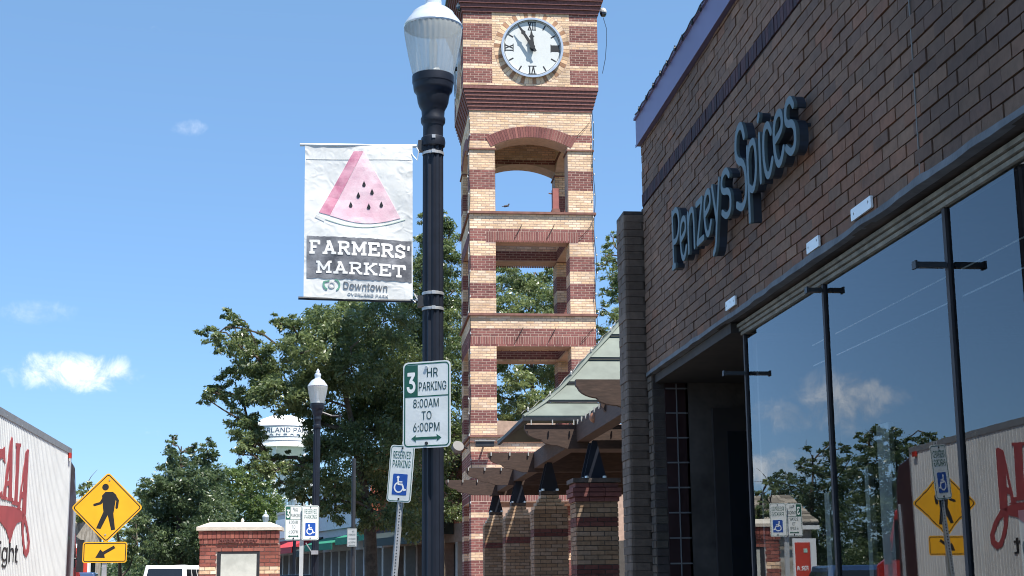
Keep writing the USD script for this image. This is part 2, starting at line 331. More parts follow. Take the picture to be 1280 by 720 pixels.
# ---------------------------------------------------------------- ground
def setting(name, mesh, m): return part('/World', name, mesh, m, kind='structure')
def sheet(x0, x1, y0, y1, z): return (np.array([[x0,y0,z],[x1,y0,z],[x1,y1,z],[x0,y1,z]]), np.array([[0,1,2],[0,2,3]]))
setting('ground', sheet(-1500, 1500, -600, 2500, -0.03), LAWN)
setting('road', sheet(-13, 0.5, -60, 160, 0.0), ASPHALT)
setting('pavement', one('box', (0.62, -40, -.02), (2.5, 18, .13)), CONCRETE)
b = MB(); b.box((0.47, -40, -.02), (.62, 18, .135)); b.box((-4.6, 18, -.02), (.62, 18.15, .135)); b.box((-4.6, 18.15, -.02), (-4.45, 34, .135)); setting('kerb', b, STONE)
setting('plaza_paving', one('box', (-4.45, 18.15, -.02), (16, 60, .128)), PAVER)
setting('far_pavement', one('box', (-17, -60, -.02), (-13, 160, .12)), CONCRETE)
b = MB()
for k in range(14): b.box((-7.95, -20+k*9.0, .004), (-7.83, -17+k*9.0, .008))
for k in range(7): b.box((-12.6+k*1.15, 20.2, .004), (-12.0+k*1.15, 22.6, .008))
setting('road_marking', b, WHITE_PAINT)

# ---------------------------------------------------------------- the spice shop
WX, WY = 2.5, 12.7
shop = thing('brick_shop', 'dark brown single-storey brick shop with lavender coping and reflecting display windows', 'shop building', (WX, 4, 0))
Ym = [atx(927.5, 500, 2.57)[1], atx(1029, 500, 2.57)[1], atx(1187, 500, 2.57)[1], 3.9, 1.9, -.1, -2.1, -3.97]   # mullions
Z = np.array([0, 0, 1.0])
b = MB()
b.box((WX, -4, 3.30), (WX+.28, WY, 5.41)); b.box((WX, 12.52, 0), (WX+.28, WY, 3.3)); b.box((WX+.28, WY-.2, 0), (14, WY, 5.41)); b.box((WX, -4, 0), (WX+.28, Ym[0]+.02, .55))
b.box((WX, -4.2, 0), (14, -4.002, 5.41)); b.box((13.8, -4, 0), (14, WY-.2, 5.41))
wall = part(shop, 'wall', b, MORTAR_RAKED)
BROWN = [(.125, .083, .060), (.115, .084, .064), (.128, .093, .071), (.108, .080, .063), (.135, .095, .070), (.118, .090, .072), (.104, .074, .060), (.142, .104, .076), (.10, .077, .064)]
ORANGE = [(.165, .092, .058), (.15, .082, .055), (.185, .10, .062), (.14, .086, .062)]
DARKB = [(.080, .060, .052), (.092, .070, .058), (.070, .055, .050), (.105, .082, .064), (.084, .062, .055)]
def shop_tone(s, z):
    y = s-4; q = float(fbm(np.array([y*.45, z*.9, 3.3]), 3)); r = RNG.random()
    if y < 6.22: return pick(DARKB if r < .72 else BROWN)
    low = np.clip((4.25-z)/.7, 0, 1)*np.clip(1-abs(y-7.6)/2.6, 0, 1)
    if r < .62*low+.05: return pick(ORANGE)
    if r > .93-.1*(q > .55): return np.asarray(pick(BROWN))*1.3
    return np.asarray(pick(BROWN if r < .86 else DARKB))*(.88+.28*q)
cand = []
def keep(q, s, z): cand.append((s-4, z, q)); return True
for z0, z1 in ((3.337, 4.83), (4.955, 5.40)):
    bricks((WX, -4, 0), (0, 1, 0), (-1, 0, 0), WY+4, z0, z1, shop_tone, course=.0709, length=.2075, joint=.009, single=keep, proud=.010, jitter=.004)
def px_of(p):
    q = np.asarray(p, float)-EYE; w = q @ FW
    return np.array([640+FPX*(q @ RT)/w, 360-FPX*(q @ UP)/w]) if w > .05 else np.array([9e9, 9e9])
cand.sort(key=lambda c: (not (-10 < px_of((WX, *c[:2]))[0] < 1292 and -12 < px_of((WX, *c[:2]))[1] < 720), c[0]))
for c_ in cand:
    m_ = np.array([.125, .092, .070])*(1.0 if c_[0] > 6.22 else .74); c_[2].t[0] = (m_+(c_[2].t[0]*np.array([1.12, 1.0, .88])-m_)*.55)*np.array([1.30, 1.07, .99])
rest = MB()
for k, (y, z, q) in enumerate(cand):
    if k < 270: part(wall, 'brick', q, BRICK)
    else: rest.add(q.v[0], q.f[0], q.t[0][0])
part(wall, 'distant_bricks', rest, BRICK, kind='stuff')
b = soldiers(MB(), (WX, -4, 0), (0, 1, 0), (-1, 0, 0), WY+4, 4.838, 4.945, [(.055, .028, .034), (.07, .034, .038), (.045, .027, .034)], proud=.014)
part(wall, 'soldier_course', b, BRICK, kind='stuff')
# brick ends on the corner, seen against the sky, and the pier beside the doorway
b = bricks((WX, 12.52, 0), (1, 0, 0), (0, -1, 0), .12, .13, 3.29, lambda s, z: pick(DARKB), MB()); part(wall, 'pier_bricks', b, BRICK, kind='stuff')
b = bricks((WX, 12.52, 0), (0, 1, 0), (-1, 0, 0), .18, .13, 3.29, lambda s, z: pick(BROWN), MB()); part(wall, 'pier_bricks', b, BRICK, kind='stuff')
b = MB(); b.box((WX-.045, -4.25, 5.412), (WX+.33, WY+.05, 5.66)); b.box((WX-.062, -4.27, 5.66), (WX+.36, WY+.068, 5.68)); b.box((WX-.052, -4.26, 5.402), (WX-.0455, WY+.055, 5.425))
part(shop, 'coping', b, LAVENDER)
part(shop, 'roof', one('box', (WX+.285, -3.99, 5.1), (13.79, WY-.21, 5.25)), SOFFIT)
# torn flashing where an awning was taken down
b = MB(); ys = np.arange(-4, WY, .06)
lo = 3.300-.012*np.array([float(fbm(np.array([y*2.3, 0, 0]), 4)) for y in ys])+.004; hi = 3.334+.022*np.array([max(0, float(noise(np.array([y*2.1, 5, 0]))-.72))*3 for y in ys]); px = WX-.016-.02*np.array([float(noise(np.array([y*5, 9, 0]))) for y in ys])
v, f = [], []
for y, l, h, p in zip(ys, lo, hi, px): v += [[p-.004, y, l], [p+.002, y, h], [WX+.02, y, h], [WX+.02, y, l]]
for i in range(len(ys)-1):
    for j in range(4):
        a, c = i*4+j, i*4+(j+1) % 4; f += [[a, c, c+4], [a, c+4, a+4]]
b.add(v, f); part(shop, 'flashing', b, FLASHING)
b = MB()
for k in range(3): b.box((WX+.062+.014*k, -4, 3.282-.026*k-.021), (WX+.16, Ym[0]+.05-.004*k, 3.282-.026*k))
part(shop, 'window_head_trim', b, TRIM_BEIGE)
part(shop, 'window_head', one('box', (WX+.09, -4, 3.284), (WX+.279, Ym[0]+.03, 3.2985)), DARK_TRIM)
for i, y in enumerate(Ym):
    w = .017 if i else .016
    part(shop, 'mullion', one('box', (WX+.097, y-w, .58), (WX+.155, y+w, 3.208)), DARK_TRIM)
    if i < 6:
        b = MB(); zz = (2.94, 3.175, 2.945, 2.94, 2.94, 2.94)[i]; ex = .055 if i == 1 else 0
        b.box((WX-.05+ex, y-.02, zz-.012), (WX+.09, y+.02, zz+.012)); b.box((WX-.055+ex, y-.024, zz-.018), (WX-.045+ex, y+.024, zz+.018)); part(shop, 'awning_bracket', b, STEEL_DARK)
for a, c in zip(Ym[1:], Ym[:-1]):
    part(shop, 'window_pane', (np.array([[WX+.11, a+.018, .6], [WX+.11, c-.018, .6], [WX+.11, c-.018, 3.215], [WX+.11, a+.018, 3.215]]), np.array([[0, 2, 1], [0, 3, 2]])), PANE)
part(shop, 'sill', one('box', (WX-.03, -4, .552), (WX+.18, Ym[0]+.02, .60)), DARK_TRIM)
# inside and the entrance recess
b = MB(); b.box((WX+.285, -3.95, 3.45), (11, WY-.25, 3.5)); b.box((10.9, -3.95, .1), (11, WY-.25, 3.45)); b.box((WX+.285, -3.95, .05), (11, WY-.25, .1)); b.box((WX+.285, -3.99, .1), (10.9, -3.955, 3.45)); b.box((WX+.3, Ym[0]+.4, .1), (10.9, Ym[0]+.44, 3.45))
part(shop, 'interior', b, SHADOW_ROOM)
b = MB()
for z, x in ((3.12, 3.05), (2.98, 3.05)): b.tube([(x, -3.9, z), (x, Ym[0]-.1, z)], .0045, 6)
part(shop, 'curtain_rail', b, WHITE_PAINT)
for y, x, z0, z1, w_ in ((9.2, 2.95, .3, 2.1, .10), (8.75, 3.2, .2, 2.5, .22), (8.3, 2.9, .2, 2.2, .07), (7.3, 3.1, .2, 2.3, .16), (6.95, 3.3, .2, 1.9, .3), (5.3, 3.1, .2, 2.4, .12), (4.7, 3.3, .2, 2.0, .4)):
    part(shop, 'display_panel', one('box', (x, y, z0), (x+.03, y+w_, z1)), plain('pale_display', (.45, .46, .42), .6))
for k, (y0, y1) in enumerate(((8.1, 9.3), (6.3, 7.7), (3.8, 5.7))):
    for z in (.7, 1.15, 1.6, 2.05): part(shop, 'shelf', one('box', (4.3, y0, z), (4.75, y1, z+.03)), plain('shelf_board', (.3, .24, .17), .6))
part(shop, 'soffit', one('box', (WX+.02, Ym[0]+.035, 3.225), (5.5, 12.515, 3.296)), SOFFIT)
b = MB(); b.box((WX+.10, 12.50, .13), (WX+.30, 12.53, 3.22)); part(shop, 'sidelight', b, plain('dark_red_glass', (.035, .016, .016), .25, var=.2))
b = MB()
for k in range(15): b.box((WX+.105, 12.492, .2+k*.212), (WX+.295, 12.4995, .212+k*.212))
b.box((WX+.195, 12.488, .14), (WX+.203, 12.498, 3.215)); part(shop, 'glazing_bar', b, plain('grey_glazing_bar', (.16, .15, .15), .7), kind='stuff')
b = bricks((WX+.315, 12.52, 0), (1, 0, 0), (0, -1, 0), .16, .13, 3.22, lambda s, z: pick(DARKB)); b.box((WX+.30, 12.521, .13), (5.5, 12.56, 3.22)); part(shop, 'recess_wall', b, BRICK)
b = MB(); b.box((5.5, Ym[0]+.035, .1), (5.55, 12.52, 3.22)); part(shop, 'recess_back', b, SHADOW_ROOM)
b = MB(); b.box((WX+.50, 12.44, .13), (WX+1.45, 12.49, 3.0)); d = part(shop, 'door', b, plain('brown_door', (.03, .022, .02), .5, var=.2)); part(d, 'door_pane', one('box', (WX+.62, 12.43, .8), (WX+1.33, 12.441, 2.8)), DARK_GLASS)
part(wall, 'control_joint', one('box', (WX-.0125, 6.213, 3.34), (WX-.001, 6.224, 5.40)), plain('pale_sealant', (.16, .14, .125), .8))
# mounting plates
for (px, py, L, n) in ((1083, 262, .30, 2), (1022, 307, .22, 2), (918, 380, .26, 3)):
    q = atx(px, py, WX); sh = rounded(L, .062, .008)
    for k in range(n): sh = sh.difference(Point(-L*.36+k*L*.72/(n-1), .008*(k % 2)).buffer(.0085))
    p = part(shop, 'mounting_plate', one('shape', sh, (WX-.018, q[1], q[2]+.004), (0, -1, 0), (0, 0, 1), (-1, 0, 0), .012), WHITE_PAINT)
    b = MB()
    for k in range(n): b.lathe([(0, 0), (.009, 0), (.009, .006), (0, .006)], (0, 0, 0), 8)
    for k in range(n):
        v = b.v[k]; b.v[k] = np.stack([WX-.016-v[:, 2]*.5, q[1]-(-L*.36+k*L*.72/(n-1))+v[:, 0], q[2]+.004+.008*(k % 2)+v[:, 1]], 1)
    part(p, 'bolt', b, BLACK_INK)
# corner pier of rounded bricks
pier = thing('brick_pier', 'narrow dark brick corner pier at the far end of the shop front', 'pier', (2.45, 12.95, 0))
part(pier, 'core', one('box', (2.345, 12.785, 0), (2.735, 13.115, 4.76)), MORTAR_RAKED)
k, z = 0, .13
while z < 4.78:
    tone = np.array([.150, .104, .078])*RNG.uniform(.85, 1.2); ins = RNG.uniform(0, .007)
    def brk(x0, x1, y0, y1):
        sh = sbox(x0+.03, y0+.03, x1-.03, y1-.03).buffer(.03, quad_segs=2); e = trimesh.creation.extrude_polygon(sh, .0645, engine='earcut'); e.apply_translation((0, 0, z)); m = MB(); m.mesh(e, tone); part(pier, 'brick', m, BRICK)
    if k % 2: brk(2.318+ins, 2.75, 12.755+ins, 12.95); brk(2.318+ins, 2.75, 12.96, 13.145)
    else: brk(2.318+ins, 2.51, 12.755+ins, 13.145); brk(2.52, 2.75, 12.755+ins, 13.145)
    k += 1; z += .0684
part(pier, 'cap', one('box', (2.326, 12.765, z), (2.745, 13.135, z+.03)), MORTAR_DARK)
q = at(803, 214, 12.9); b = MB(); b.tube([(q[0], 12.9, z+.03), (q[0], 12.9, q[2])], .0055, 6); b.lathe([(.02, 0), (.02, .05), (.008, .06)], (q[0], 12.9, z+.028), 8)
part('/World', 'aerial', b, STEEL_DARK, label='thin black aerial rod standing on the brick corner pier', cat='aerial')
# raised letters
LX = 2.385
def chaikin(p, n=2):
    p = np.asarray(p, float)
    for _ in range(n):
        q = np.empty((2*len(p)-2, 2)); q[0::2] = p[:-1]*.75+p[1:]*.25; q[1::2] = p[:-1]*.25+p[1:]*.75; p = np.vstack([p[:1], q[1:-1], p[-1:]])
    return p
SCR = {'P': [[(.15, 0), (.15, 1.5)], [(.15, 1.42), (.6, 1.52), (1.0, 1.3), (1.0, .85), (.6, .62), (.15, .68)], [(0, 0), (.34, 0)]],
 'e': [[(.12, .52), (.86, .62), (.86, .95), (.5, 1.05), (.1, .9), (.02, .4), (.25, 0), (.6, -.04), (.9, .2)]],
 'n': [[(.12, 0), (.12, 1.0)], [(.12, .7), (.35, 1.0), (.75, 1.02), (.84, .7), (.84, 0)]],
 'z': [[(.1, 1.0), (.88, 1.0)], [(.88, 1.0), (.1, 0)], [(.1, 0), (.92, 0)]],
 'y': [[(.08, 1.0), (.48, .1)], [(.92, 1.0), (.5, .1), (.3, -.5), (0, -.62)]],
 's': [[(.85, .86), (.6, 1.06), (.1, 1.0), (.05, .62), (.9, .5), (.95, .05), (.5, -.06), (.05, .14)]],
 'S': [[(.95, 1.35), (.7, 1.72), (.05, 1.62), (-.05, 1.0), (.95, .75), (1.0, .0), (.5, -.22), (-.08, -.02)]],
 'p': [[(.12, 1.0), (.12, -.62)], [(.12, .75), (.4, 1.05), (.95, 1.0), (1.0, .3), (.6, -.08), (.12, .14)]],
 'i': [[(.5, 0), (.5, 1.0)], [(.42, 1.36), (.58, 1.42)]],
 'c': [[(.88, .8), (.6, 1.06), (.1, .98), (0, .4), (.25, -.02), (.6, -.06), (.92, .2)]]}
sign = thing('shop_sign', 'raised grey-green letters reading Penzeys Spices on the brick shop wall', 'shop sign', (WX, 9.5, 4.0))
pxs = [841, 851, 860, 871, 881, 891, 902.5, 922, 934.5, 947.5, 955, 968, 982.5, 996.5]; base = [atx(a, 335+(a-845)*-1.055, LX) for a in pxs]; zb = float(np.mean([q[2] for q in base]))
for ch, p, q in zip('PenzeysSpices', base[:-1], base[1:]):
    w = (p[1]-q[1])*(.62 if (ch, p[1]) == ('s', base[6][1]) else .90); L = []
    for l in SCR[ch]:
        l = l if ch == 'z' or len(l) == 2 else chaikin(l); L.append([(x*w, y*.285) for x, y in l])
    sh = strokes(L, .037 if ch != 'S' else .042, cap='round'); o = (LX, p[1], zb)
    lt = part(sign, 'letter', one('shape', sh, (LX+.0205, p[1], zb), (0, -1, 0), (0, 0, 1), (1, 0, 0), .052), SIGN_SIDE)
    part(lt, 'letter_face', one('shape', sh.buffer(.004), (LX, p[1], zb), (0, -1, 0), (0, 0, 1), (1, 0, 0), .020), SIGN_FACE)
    b = MB(); c = sh.representative_point(); b.tube([(LX+.08, p[1]-c.x, zb+c.y), (WX+.01, p[1]-c.x, zb+c.y)], .012, 6); part(lt, 'standoff', b, STEEL_DARK)
# string lights clipped along the coping
sl = thing('string_lights', 'string of small dark bulbs clipped along the lavender coping', 'string lights', (WX-.06, 8, 5.72))
ys = np.arange(1.0, WY, .05); b = MB(); b.tube([(WX-.068, y, 5.672+.008*math.sin(y*19)) for y in ys], .005, 5); part(sl, 'cable', b, BLACK_METAL)
b = MB()
for y in np.arange(1.0, WY, .30):
    y += RNG.uniform(-.04, .04); b.lathe([(0, -.04), (.011, -.03), (.012, -.012), (.007, .0), (.007, .012), (0, .014)], (WX-.074, y, 5.668+RNG.uniform(-.012, .008)), 6)
part(sl, 'bulb', b, STEEL_DARK, kind='stuff')

# ---------------------------------------------------------------- clock tower
TX0, TX1, TY0, TY1 = 3.24, 7.08, 44.0, 47.84
zt = lambda py: float(at(600, py, TY0)[2])
tower = thing('clock_tower', 'tall brick clock tower banded red and tan with open arches', 'clock tower', ((TX0+TX1)/2, (TY0+TY1)/2, 0))
PX0, PX1 = 4.03, 6.31; W = TX1-TX0; CX, CY = (TX0+TX1)/2, (TY0+TY1)/2
zs = {k: zt(v) for k, v in dict(arch_spring=181, sill=264.5, o2t=300, o2b=392, o3t=432.5, o3b=544, o4t=627, corb=137).items()}
SPAN = PX1-PX0; RISE = .27; AR = ((SPAN/2)**2+RISE**2)/(2*RISE)
def arch_poly(r_extra=0.0, zlo=None):
    zc = zs['arch_spring']-(AR-RISE); a = math.asin(SPAN/2/AR)
    pts = [(CX+(AR+r_extra)*math.sin(t), zc+(AR+r_extra)*math.cos(t)) for t in np.linspace(-a, a, 17)]
    return pts
ap = arch_poly(); op = [(PX0, zs['sill']), *ap, (PX1, zs['sill'])]
def through_y(poly): # extruded along y, centred on the tower
    e = trimesh.creation.extrude_polygon(Polygon(poly), 6, engine='earcut'); v = e.vertices.copy()
    return m3.Manifold(m3.Mesh(np.stack([v[:, 0], CY+3-v[:, 2], v[:, 1]], 1).astype(np.float32), e.faces.astype(np.uint32)))
def through_x(poly): # the same opening seen from the side
    e = trimesh.creation.extrude_polygon(Polygon(poly), 6, engine='earcut'); v = e.vertices.copy()
    return m3.Manifold(m3.Mesh(np.stack([CX-3+v[:, 2], v[:, 0]-CX+CY, v[:, 1]], 1).astype(np.float32), e.faces.astype(np.uint32)))
body = mbox((TX0, TY0, 0), (TX1, TY1, 16.62))-mbox((PX0, TY0+.79, .1), (PX1, TY1-.79, 16.3))
rects = [(zs['o2b'], zs['o2t']), (zs['o3b'], zs['o3t']), (.1, zs['o4t'])]
for za, zb_ in rects:
    r = [(PX0, za), (PX1, za), (PX1, zb_), (PX0, zb_)]; body = body-through_y(r)-through_x(r)
body = body-through_y(op)-through_x(op)
tw = part(tower, 'wall', body, MORTAR_TOWER)
# bands, read from the top: (upper y in the photograph, tone) down to the next
BANDS = [(129, TAN), (166, RED), (176, TAN), (212, RED), (235, TAN), (287, RED), (302, TAN), (321, RED), (338, TAN), (355, RED), (372, TAN), (411, RED), (431, TAN), (448, RED), (465, TAN), (479, RED), (496, TAN), (513, RED), (530, TAN), (566, RED), (582, TAN), (596, RED), (640, TAN), (647.5, RED), (666, TAN), (674, RED), (691, TAN), (700, RED), (722, TAN), (730, RED), (748, TAN), (756, RED)]
BZ = [(zt(y), p) for y, p in BANDS]
def band(z):
    for (zu, p), nxt in zip(BZ, BZ[1:]+[(-9, None)]):
        if nxt[0] < z <= zu: return p
    return TAN
def tower_tone(s, z): return np.asarray(pick(band(z)))
def arch_cut(seg, z):
    if z < zs['sill']: return seg
    zc = zs['arch_spring']-(AR-RISE); R = AR+.37
    if z < zs['arch_spring']: half = SPAN/2
    else:
        if z-zc >= R: return seg
        half = min(math.sqrt(R*R-(z-zc)**2), SPAN/2+.16)
    return hole(W/2-half, W/2+half, -99, 99)(seg, z)
sold = [(zt(302.5), zt(288.5), .13), (zt(430.5), zt(420), 1), (zt(626.5), zt(617.5), 1)]
def front_holes():
    h = [hole(PX0-TX0, PX1-TX0, a, b_) for a, b_ in rects]; h.append(arch_cut)
    h += [hole(-1 if f == 1 else f*W, 99 if f == 1 else W*(1-f), a, b_) for a, b_, f in sold]
    return h
FACES = [((TX0, TY0, 0), (1, 0, 0), (0, -1, 0)), ((TX0, TY1, 0), (0, -1, 0), (-1, 0, 0)), ((TX1, TY0, 0), (0, 1, 0), (1, 0, 0)), ((TX1, TY1, 0), (-1, 0, 0), (0, 1, 0))]
for o, U, N in FACES:
    b = bricks(o, U, N, W, .13, 16.55, tower_tone, holes=front_holes(), joint=.018, proud=.0035, jitter=.0015, course=.0775, length=.245)
    for a, c, f in sold:
        w = W*(1-2*f) if f < 1 else W; s0 = W*f if f < 1 else 0
        soldiers(b, np.asarray(o)+np.asarray(U)*s0, U, N, w, a+.012, c-.012, RED, proud=.005, w=.0775, joint=.017)
    # arch ring of voussoirs
    zc = zs['arch_spring']-(AR-RISE); a = math.asin(SPAN/2/AR); n = 34
    for k in range(n):
        t0, t1 = -a-.05+(2*a+.1)*(k+.06)/n, -a-.05+(2*a+.1)*(k+.94)/n; tone = np.asarray(pick(RED))*RNG.uniform(.88, 1.12)
        ring = [(W/2+r*math.sin(t), zc+r*math.cos(t)) for r, t in ((AR+.004, t0), (AR+.004, t1), (AR+.355, t1), (AR+.355, t0))]
        b.shape(Polygon(ring), o, U, Z, N, .016, tone)
    part(tw, 'facing_bricks', b, BRICK, kind='stuff')
# the inside of the shaft: brick on the inner faces too
for o, U, N in [((PX0, TY1-.79, 0), (1, 0, 0), (0, -1, 0)), ((PX0, TY0+.79, 0), (1, 0, 0), (0, 1, 0)), ((PX0, TY0+.79, 0), (0, 1, 0), (1, 0, 0)), ((PX1, TY0+.79, 0), (0, 1, 0), (-1, 0, 0))]:
    b = bricks(o, U, N, SPAN, 3.9, 16.2, tower_tone, holes=[hole(-.1, 9, a, c) for a, c in rects]+[lambda seg, z: [] if zs['sill'] < z < zs['arch_spring']+RISE+.02 else seg], joint=.018, proud=.0035, jitter=.0015, course=.0775, length=.245)
    part(tw, 'inner_bricks', b, BRICK, kind='stuff')
# reveals of the openings
for (x, N) in ((PX0, (1, 0, 0)), (PX1, (-1, 0, 0))):
    b = MB()
    for za, zb_ in [*rects, (zs['sill'], zs['arch_spring'])]:
        for y in (TY0, TY1-.79): bricks((x, y, 0), (0, 1, 0), N, .79, max(za, .13)+.01, zb_-.01, tower_tone, b, joint=.018, proud=.0035, jitter=.0015, course=.0775, length=.245)
    part(tw, 'reveal_bricks', b, BRICK, kind='stuff')
for (y, N) in ((TY0+.79, (0, 1, 0)), (TY1-.79, (0, -1, 0))):
    b = MB()
    for za, zb_ in [*rects, (zs['sill'], zs['arch_spring'])]:
        for x in (TX0, PX1): bricks((x, y, 0), (1, 0, 0), N, .77 if x == PX1 else .79, max(za, .13)+.01, zb_-.01, tower_tone, b, joint=.018, proud=.0035, jitter=.0015, course=.0775, length=.245)
    part(tw, 'reveal_bricks', b, BRICK, kind='stuff')
# ledges
def collar(z, h, e, name='ledge', m=None, pier_only=False):
    b = MB()
    if pier_only:
        for x in (TX0, PX1):
            for y in (TY0, TY1-.79): part(tower, name, one('box', (x-e, y-e, z), (x+.79+e*.6, y+.79+e*.6, z+h)), m)
        return
    else:
        b.box((TX0-e, TY0-e, z), (TX1+e, TY0+.82, z+h)); b.box((TX0-e, TY1-.82, z), (TX1+e, TY1+e, z+h)); b.box((TX0-e, TY0+.82, z), (PX0+.03, TY1-.82, z+h)); b.box((PX1-.03, TY0+.82, z), (TX1+e, TY1-.82, z+h))
    part(tower, name, b, m or plain('ledge_brick', (.16, .075, .06), .85, var=.25))
LEDGE = plain('ledge_brick', (.20, .095, .075), .85, var=.25)
collar(zs['sill']-.062, .07, .07, m=LEDGE); collar(zs['o2b']-.062, .07, .07, m=LEDGE); collar(zs['o3b']-.062, .07, .07, m=LEDGE); collar(zt(553), .05, .05, m=LEDGE); collar(zt(187), .05, .045, m=LEDGE, pier_only=True)
# red box and speaker horn standing on the arch sill
q0 = at(698, 229, 45.0); 
bx = thing('loudspeaker_box', 'small red box on a stepped brick foot standing in the tower arch', 'equipment box', (5.98, 44.55, zs['sill']))
b = MB(); b.box((5.86, 44.30, zs['sill']+.20), (6.06, 44.62, zs['sill']+.86)); part(bx, 'case', b, plain('red_box', (.30, .10, .085), .6))
b = MB(); b.box((5.80, 44.25, zs['sill']+.01), (6.10, 44.66, zs['sill']+.10)); b.box((5.83, 44.27, zs['sill']+.10), (6.08, 44.64, zs['sill']+.20)); part(bx, 'foot', b, LEDGE); part(bx, 'pipe', one('tube', [(5.86, 44.4, zs['sill']+.7), (5.74, 44.4, zs['sill']+.72)], .02, 6), LEDGE)
# corbelled head with the clock
ez = zt(138); BX0, BX1, BY0 = TX0-.20, TX1+.20, TY0-.20; BY1 = TY1+.2; zc0, zc1 = ez, float(at(660, 107.5, BY0)[2])
b = MB(); n = 7
for k in range(n):
    e = .20*(k+1)/n; za = zc0+(zc1-zc0)*k/n; zz = zc0+(zc1-zc0)*(k+1)/n
    b.box((TX0-e, TY0-e, za), (TX1+e, TY1+e, zz-.012)); b.box((TX0-e+.015, TY0-e+.015, zz-.012), (TX1+e-.015, TY1+e-.015, zz))
part(tower, 'corbel', b, plain('dark_red_corbel', (.20, .088, .078), .9, var=.3, scale=14))
zc2 = 18.98; zc3 = 20.05
head = part(tower, 'clock_stage', one('box', (BX0, BY0, zc1), (BX1, BY1, zc3)), MORTAR_TOWER)
WB = BX1-BX0; HB = [(0, RED), (21, RED), (25, TAN), (30, RED), (51, TAN), (57.5, RED), (79, TAN), (86, RED), (104, TAN), (111, RED)]
HZ = [(float(at(600, y, BY0)[2]), p) for y, p in HB]
def head_tone(s, z):
    if z > HZ[0][0]: return np.asarray(pick(RED))
    for (zu, p), nx in zip(HZ, HZ[1:]+[(-9, None)]):
        if nx[0] < z <= zu: return np.asarray(pick(p))
ck = at(665, 60.5, BY0); KX, KZ = float(ck[0]), float(ck[2]); KR = .93
PW = (at(615, 60, BY0)[0], at(712, 60, BY0)[0], at(665, 105.5, BY0)[2], at(665, 12, BY0)[2])
for i, (o, U, N) in enumerate([((BX0, BY0, 0), (1, 0, 0), (0, -1, 0)), ((BX0, BY1, 0), (0, -1, 0), (-1, 0, 0)), ((BX1, BY0, 0), (0, 1, 0), (1, 0, 0)), ((BX1, BY1, 0), (-1, 0, 0), (0, 1, 0))]):
    u0, u1 = PW[0]-BX0, PW[1]-BX0
    b = bricks(o, U, N, WB, zc1+.005, zc3, head_tone, holes=[hole(u0, u1, PW[2], PW[3])], joint=.018, proud=.0035, jitter=.0015, course=.0775, length=.245)
    part(head, 'facing_bricks', b, BRICK, kind='stuff')
    cu, R2 = KX-BX0, KR+.05
    def disc_cut(seg, z):
        h2 = (R2+.23)**2-(z-KZ)**2
        return seg if h2 <= 0 else hole(cu-math.sqrt(h2), cu+math.sqrt(h2), -99, 99)(seg, z)
    b = bricks(np.asarray(o)+np.asarray(U)*u0, U, N, u1-u0, PW[2]+.02, PW[3]-.02, lambda s, z: pick(TAN), holes=[lambda seg, z: [(a-u0, c-u0) for a, c in disc_cut([(a+u0, c+u0) for a, c in seg], z)]], joint=.014, proud=.004, jitter=.001, course=.0775, length=.245)
    for k in range(56):
        t0, t1 = 2*math.pi*(k+.06)/56, 2*math.pi*(k+.94)/56
        ring = Polygon([(cu+r*math.sin(t), KZ+r*math.cos(t)) for r, t in ((R2, t0), (R2, t1), (R2+.215, t1), (R2+.215, t0))]); 
        ring = ring.intersection(sbox(u0+.01, PW[2]+.02, u1-.01, PW[3]-.02))
        if not ring.is_empty and ring.area > .002: b.shape(ring, o, U, Z, N, .005, np.asarray(pick(TAN if k % 3 else [(.36, .2, .12)]))*RNG.uniform(.85, 1.1))
    part(head, 'panel_bricks', b, BRICK, kind='stuff')
    if i == 3: continue
    # the clock
    fr = lambda sh, d0, d, nm, m, lab=None, par=None: part(par, nm, one('shape', sh, np.asarray(o)+np.asarray(N)*d0, U, Z, N, d), m, label=lab)
    C = Point(cu, KZ)
    dial = part(tower, 'clock_dial', one('shape', C.buffer(KR-.02, quad_segs=24), np.asarray(o)+np.asarray(N)*.012, U, Z, N, .02), plain('white_dial', (.60, .62, .61), .35, var=.03))
    fr(C.buffer(KR+.05, quad_segs=24).difference(C.buffer(KR-.015, quad_segs=24)), .006, .10, 'bezel', ALU, None, dial)
    fr(C.buffer(KR-.045, quad_segs=24).difference(C.buffer(KR-.06, quad_segs=24)), .0325, .002, 'ring', STEEL_DARK, None, dial)
    for k in range(12):
        t = k*math.pi/6
        if k % 3:
            sh = affinity.rotate(sbox(-.021, -.085, .021, .085), -k*30, origin=(0, 0)); sh = affinity.translate(sh, cu+.77*math.sin(t), KZ+.77*math.cos(t)); fr(sh, .0325, .003, 'hour_mark', BLACK_INK, None, dial)
        else:
            h, w2 = .25, .035
            def ser(x): return [[(x, -h/2), (x, h/2)]]
            def xx_(x, w): return [[(x-w, h/2), (x+w, -h/2)], [(x-w, -h/2), (x+w, h/2)]]
            def vv_(x, w): return [[(x-w, h/2), (x, -h/2)], [(x, -h/2), (x+w, h/2)]]
            g = {0: xx_(-.07, .045)+ser(.03)+ser(.10), 3: ser(-.09)+ser(0)+ser(.09), 6: vv_(-.03, .05)+ser(.085), 9: ser(-.09)+xx_(.03, .055)}[k]
            sh = unary_union([strokes(g, w2, 'flat'), sbox(-.13, h/2-.012, .13, h/2+.014), sbox(-.13, -h/2-.014, .13, -h/2+.012)])
            if k == 3: sh = sh.union(sbox(-.075, -h/2, .075, h/2))
            sh = affinity.rotate(sh, {0: 0, 3: -90, 6: 180, 9: 90}[k], origin=(0, 0)); sh = affinity.translate(sh, cu+.72*math.sin(t), KZ+.72*math.cos(t)); fr(sh, .0325, .003, 'numeral', BLACK_INK, None, dial)
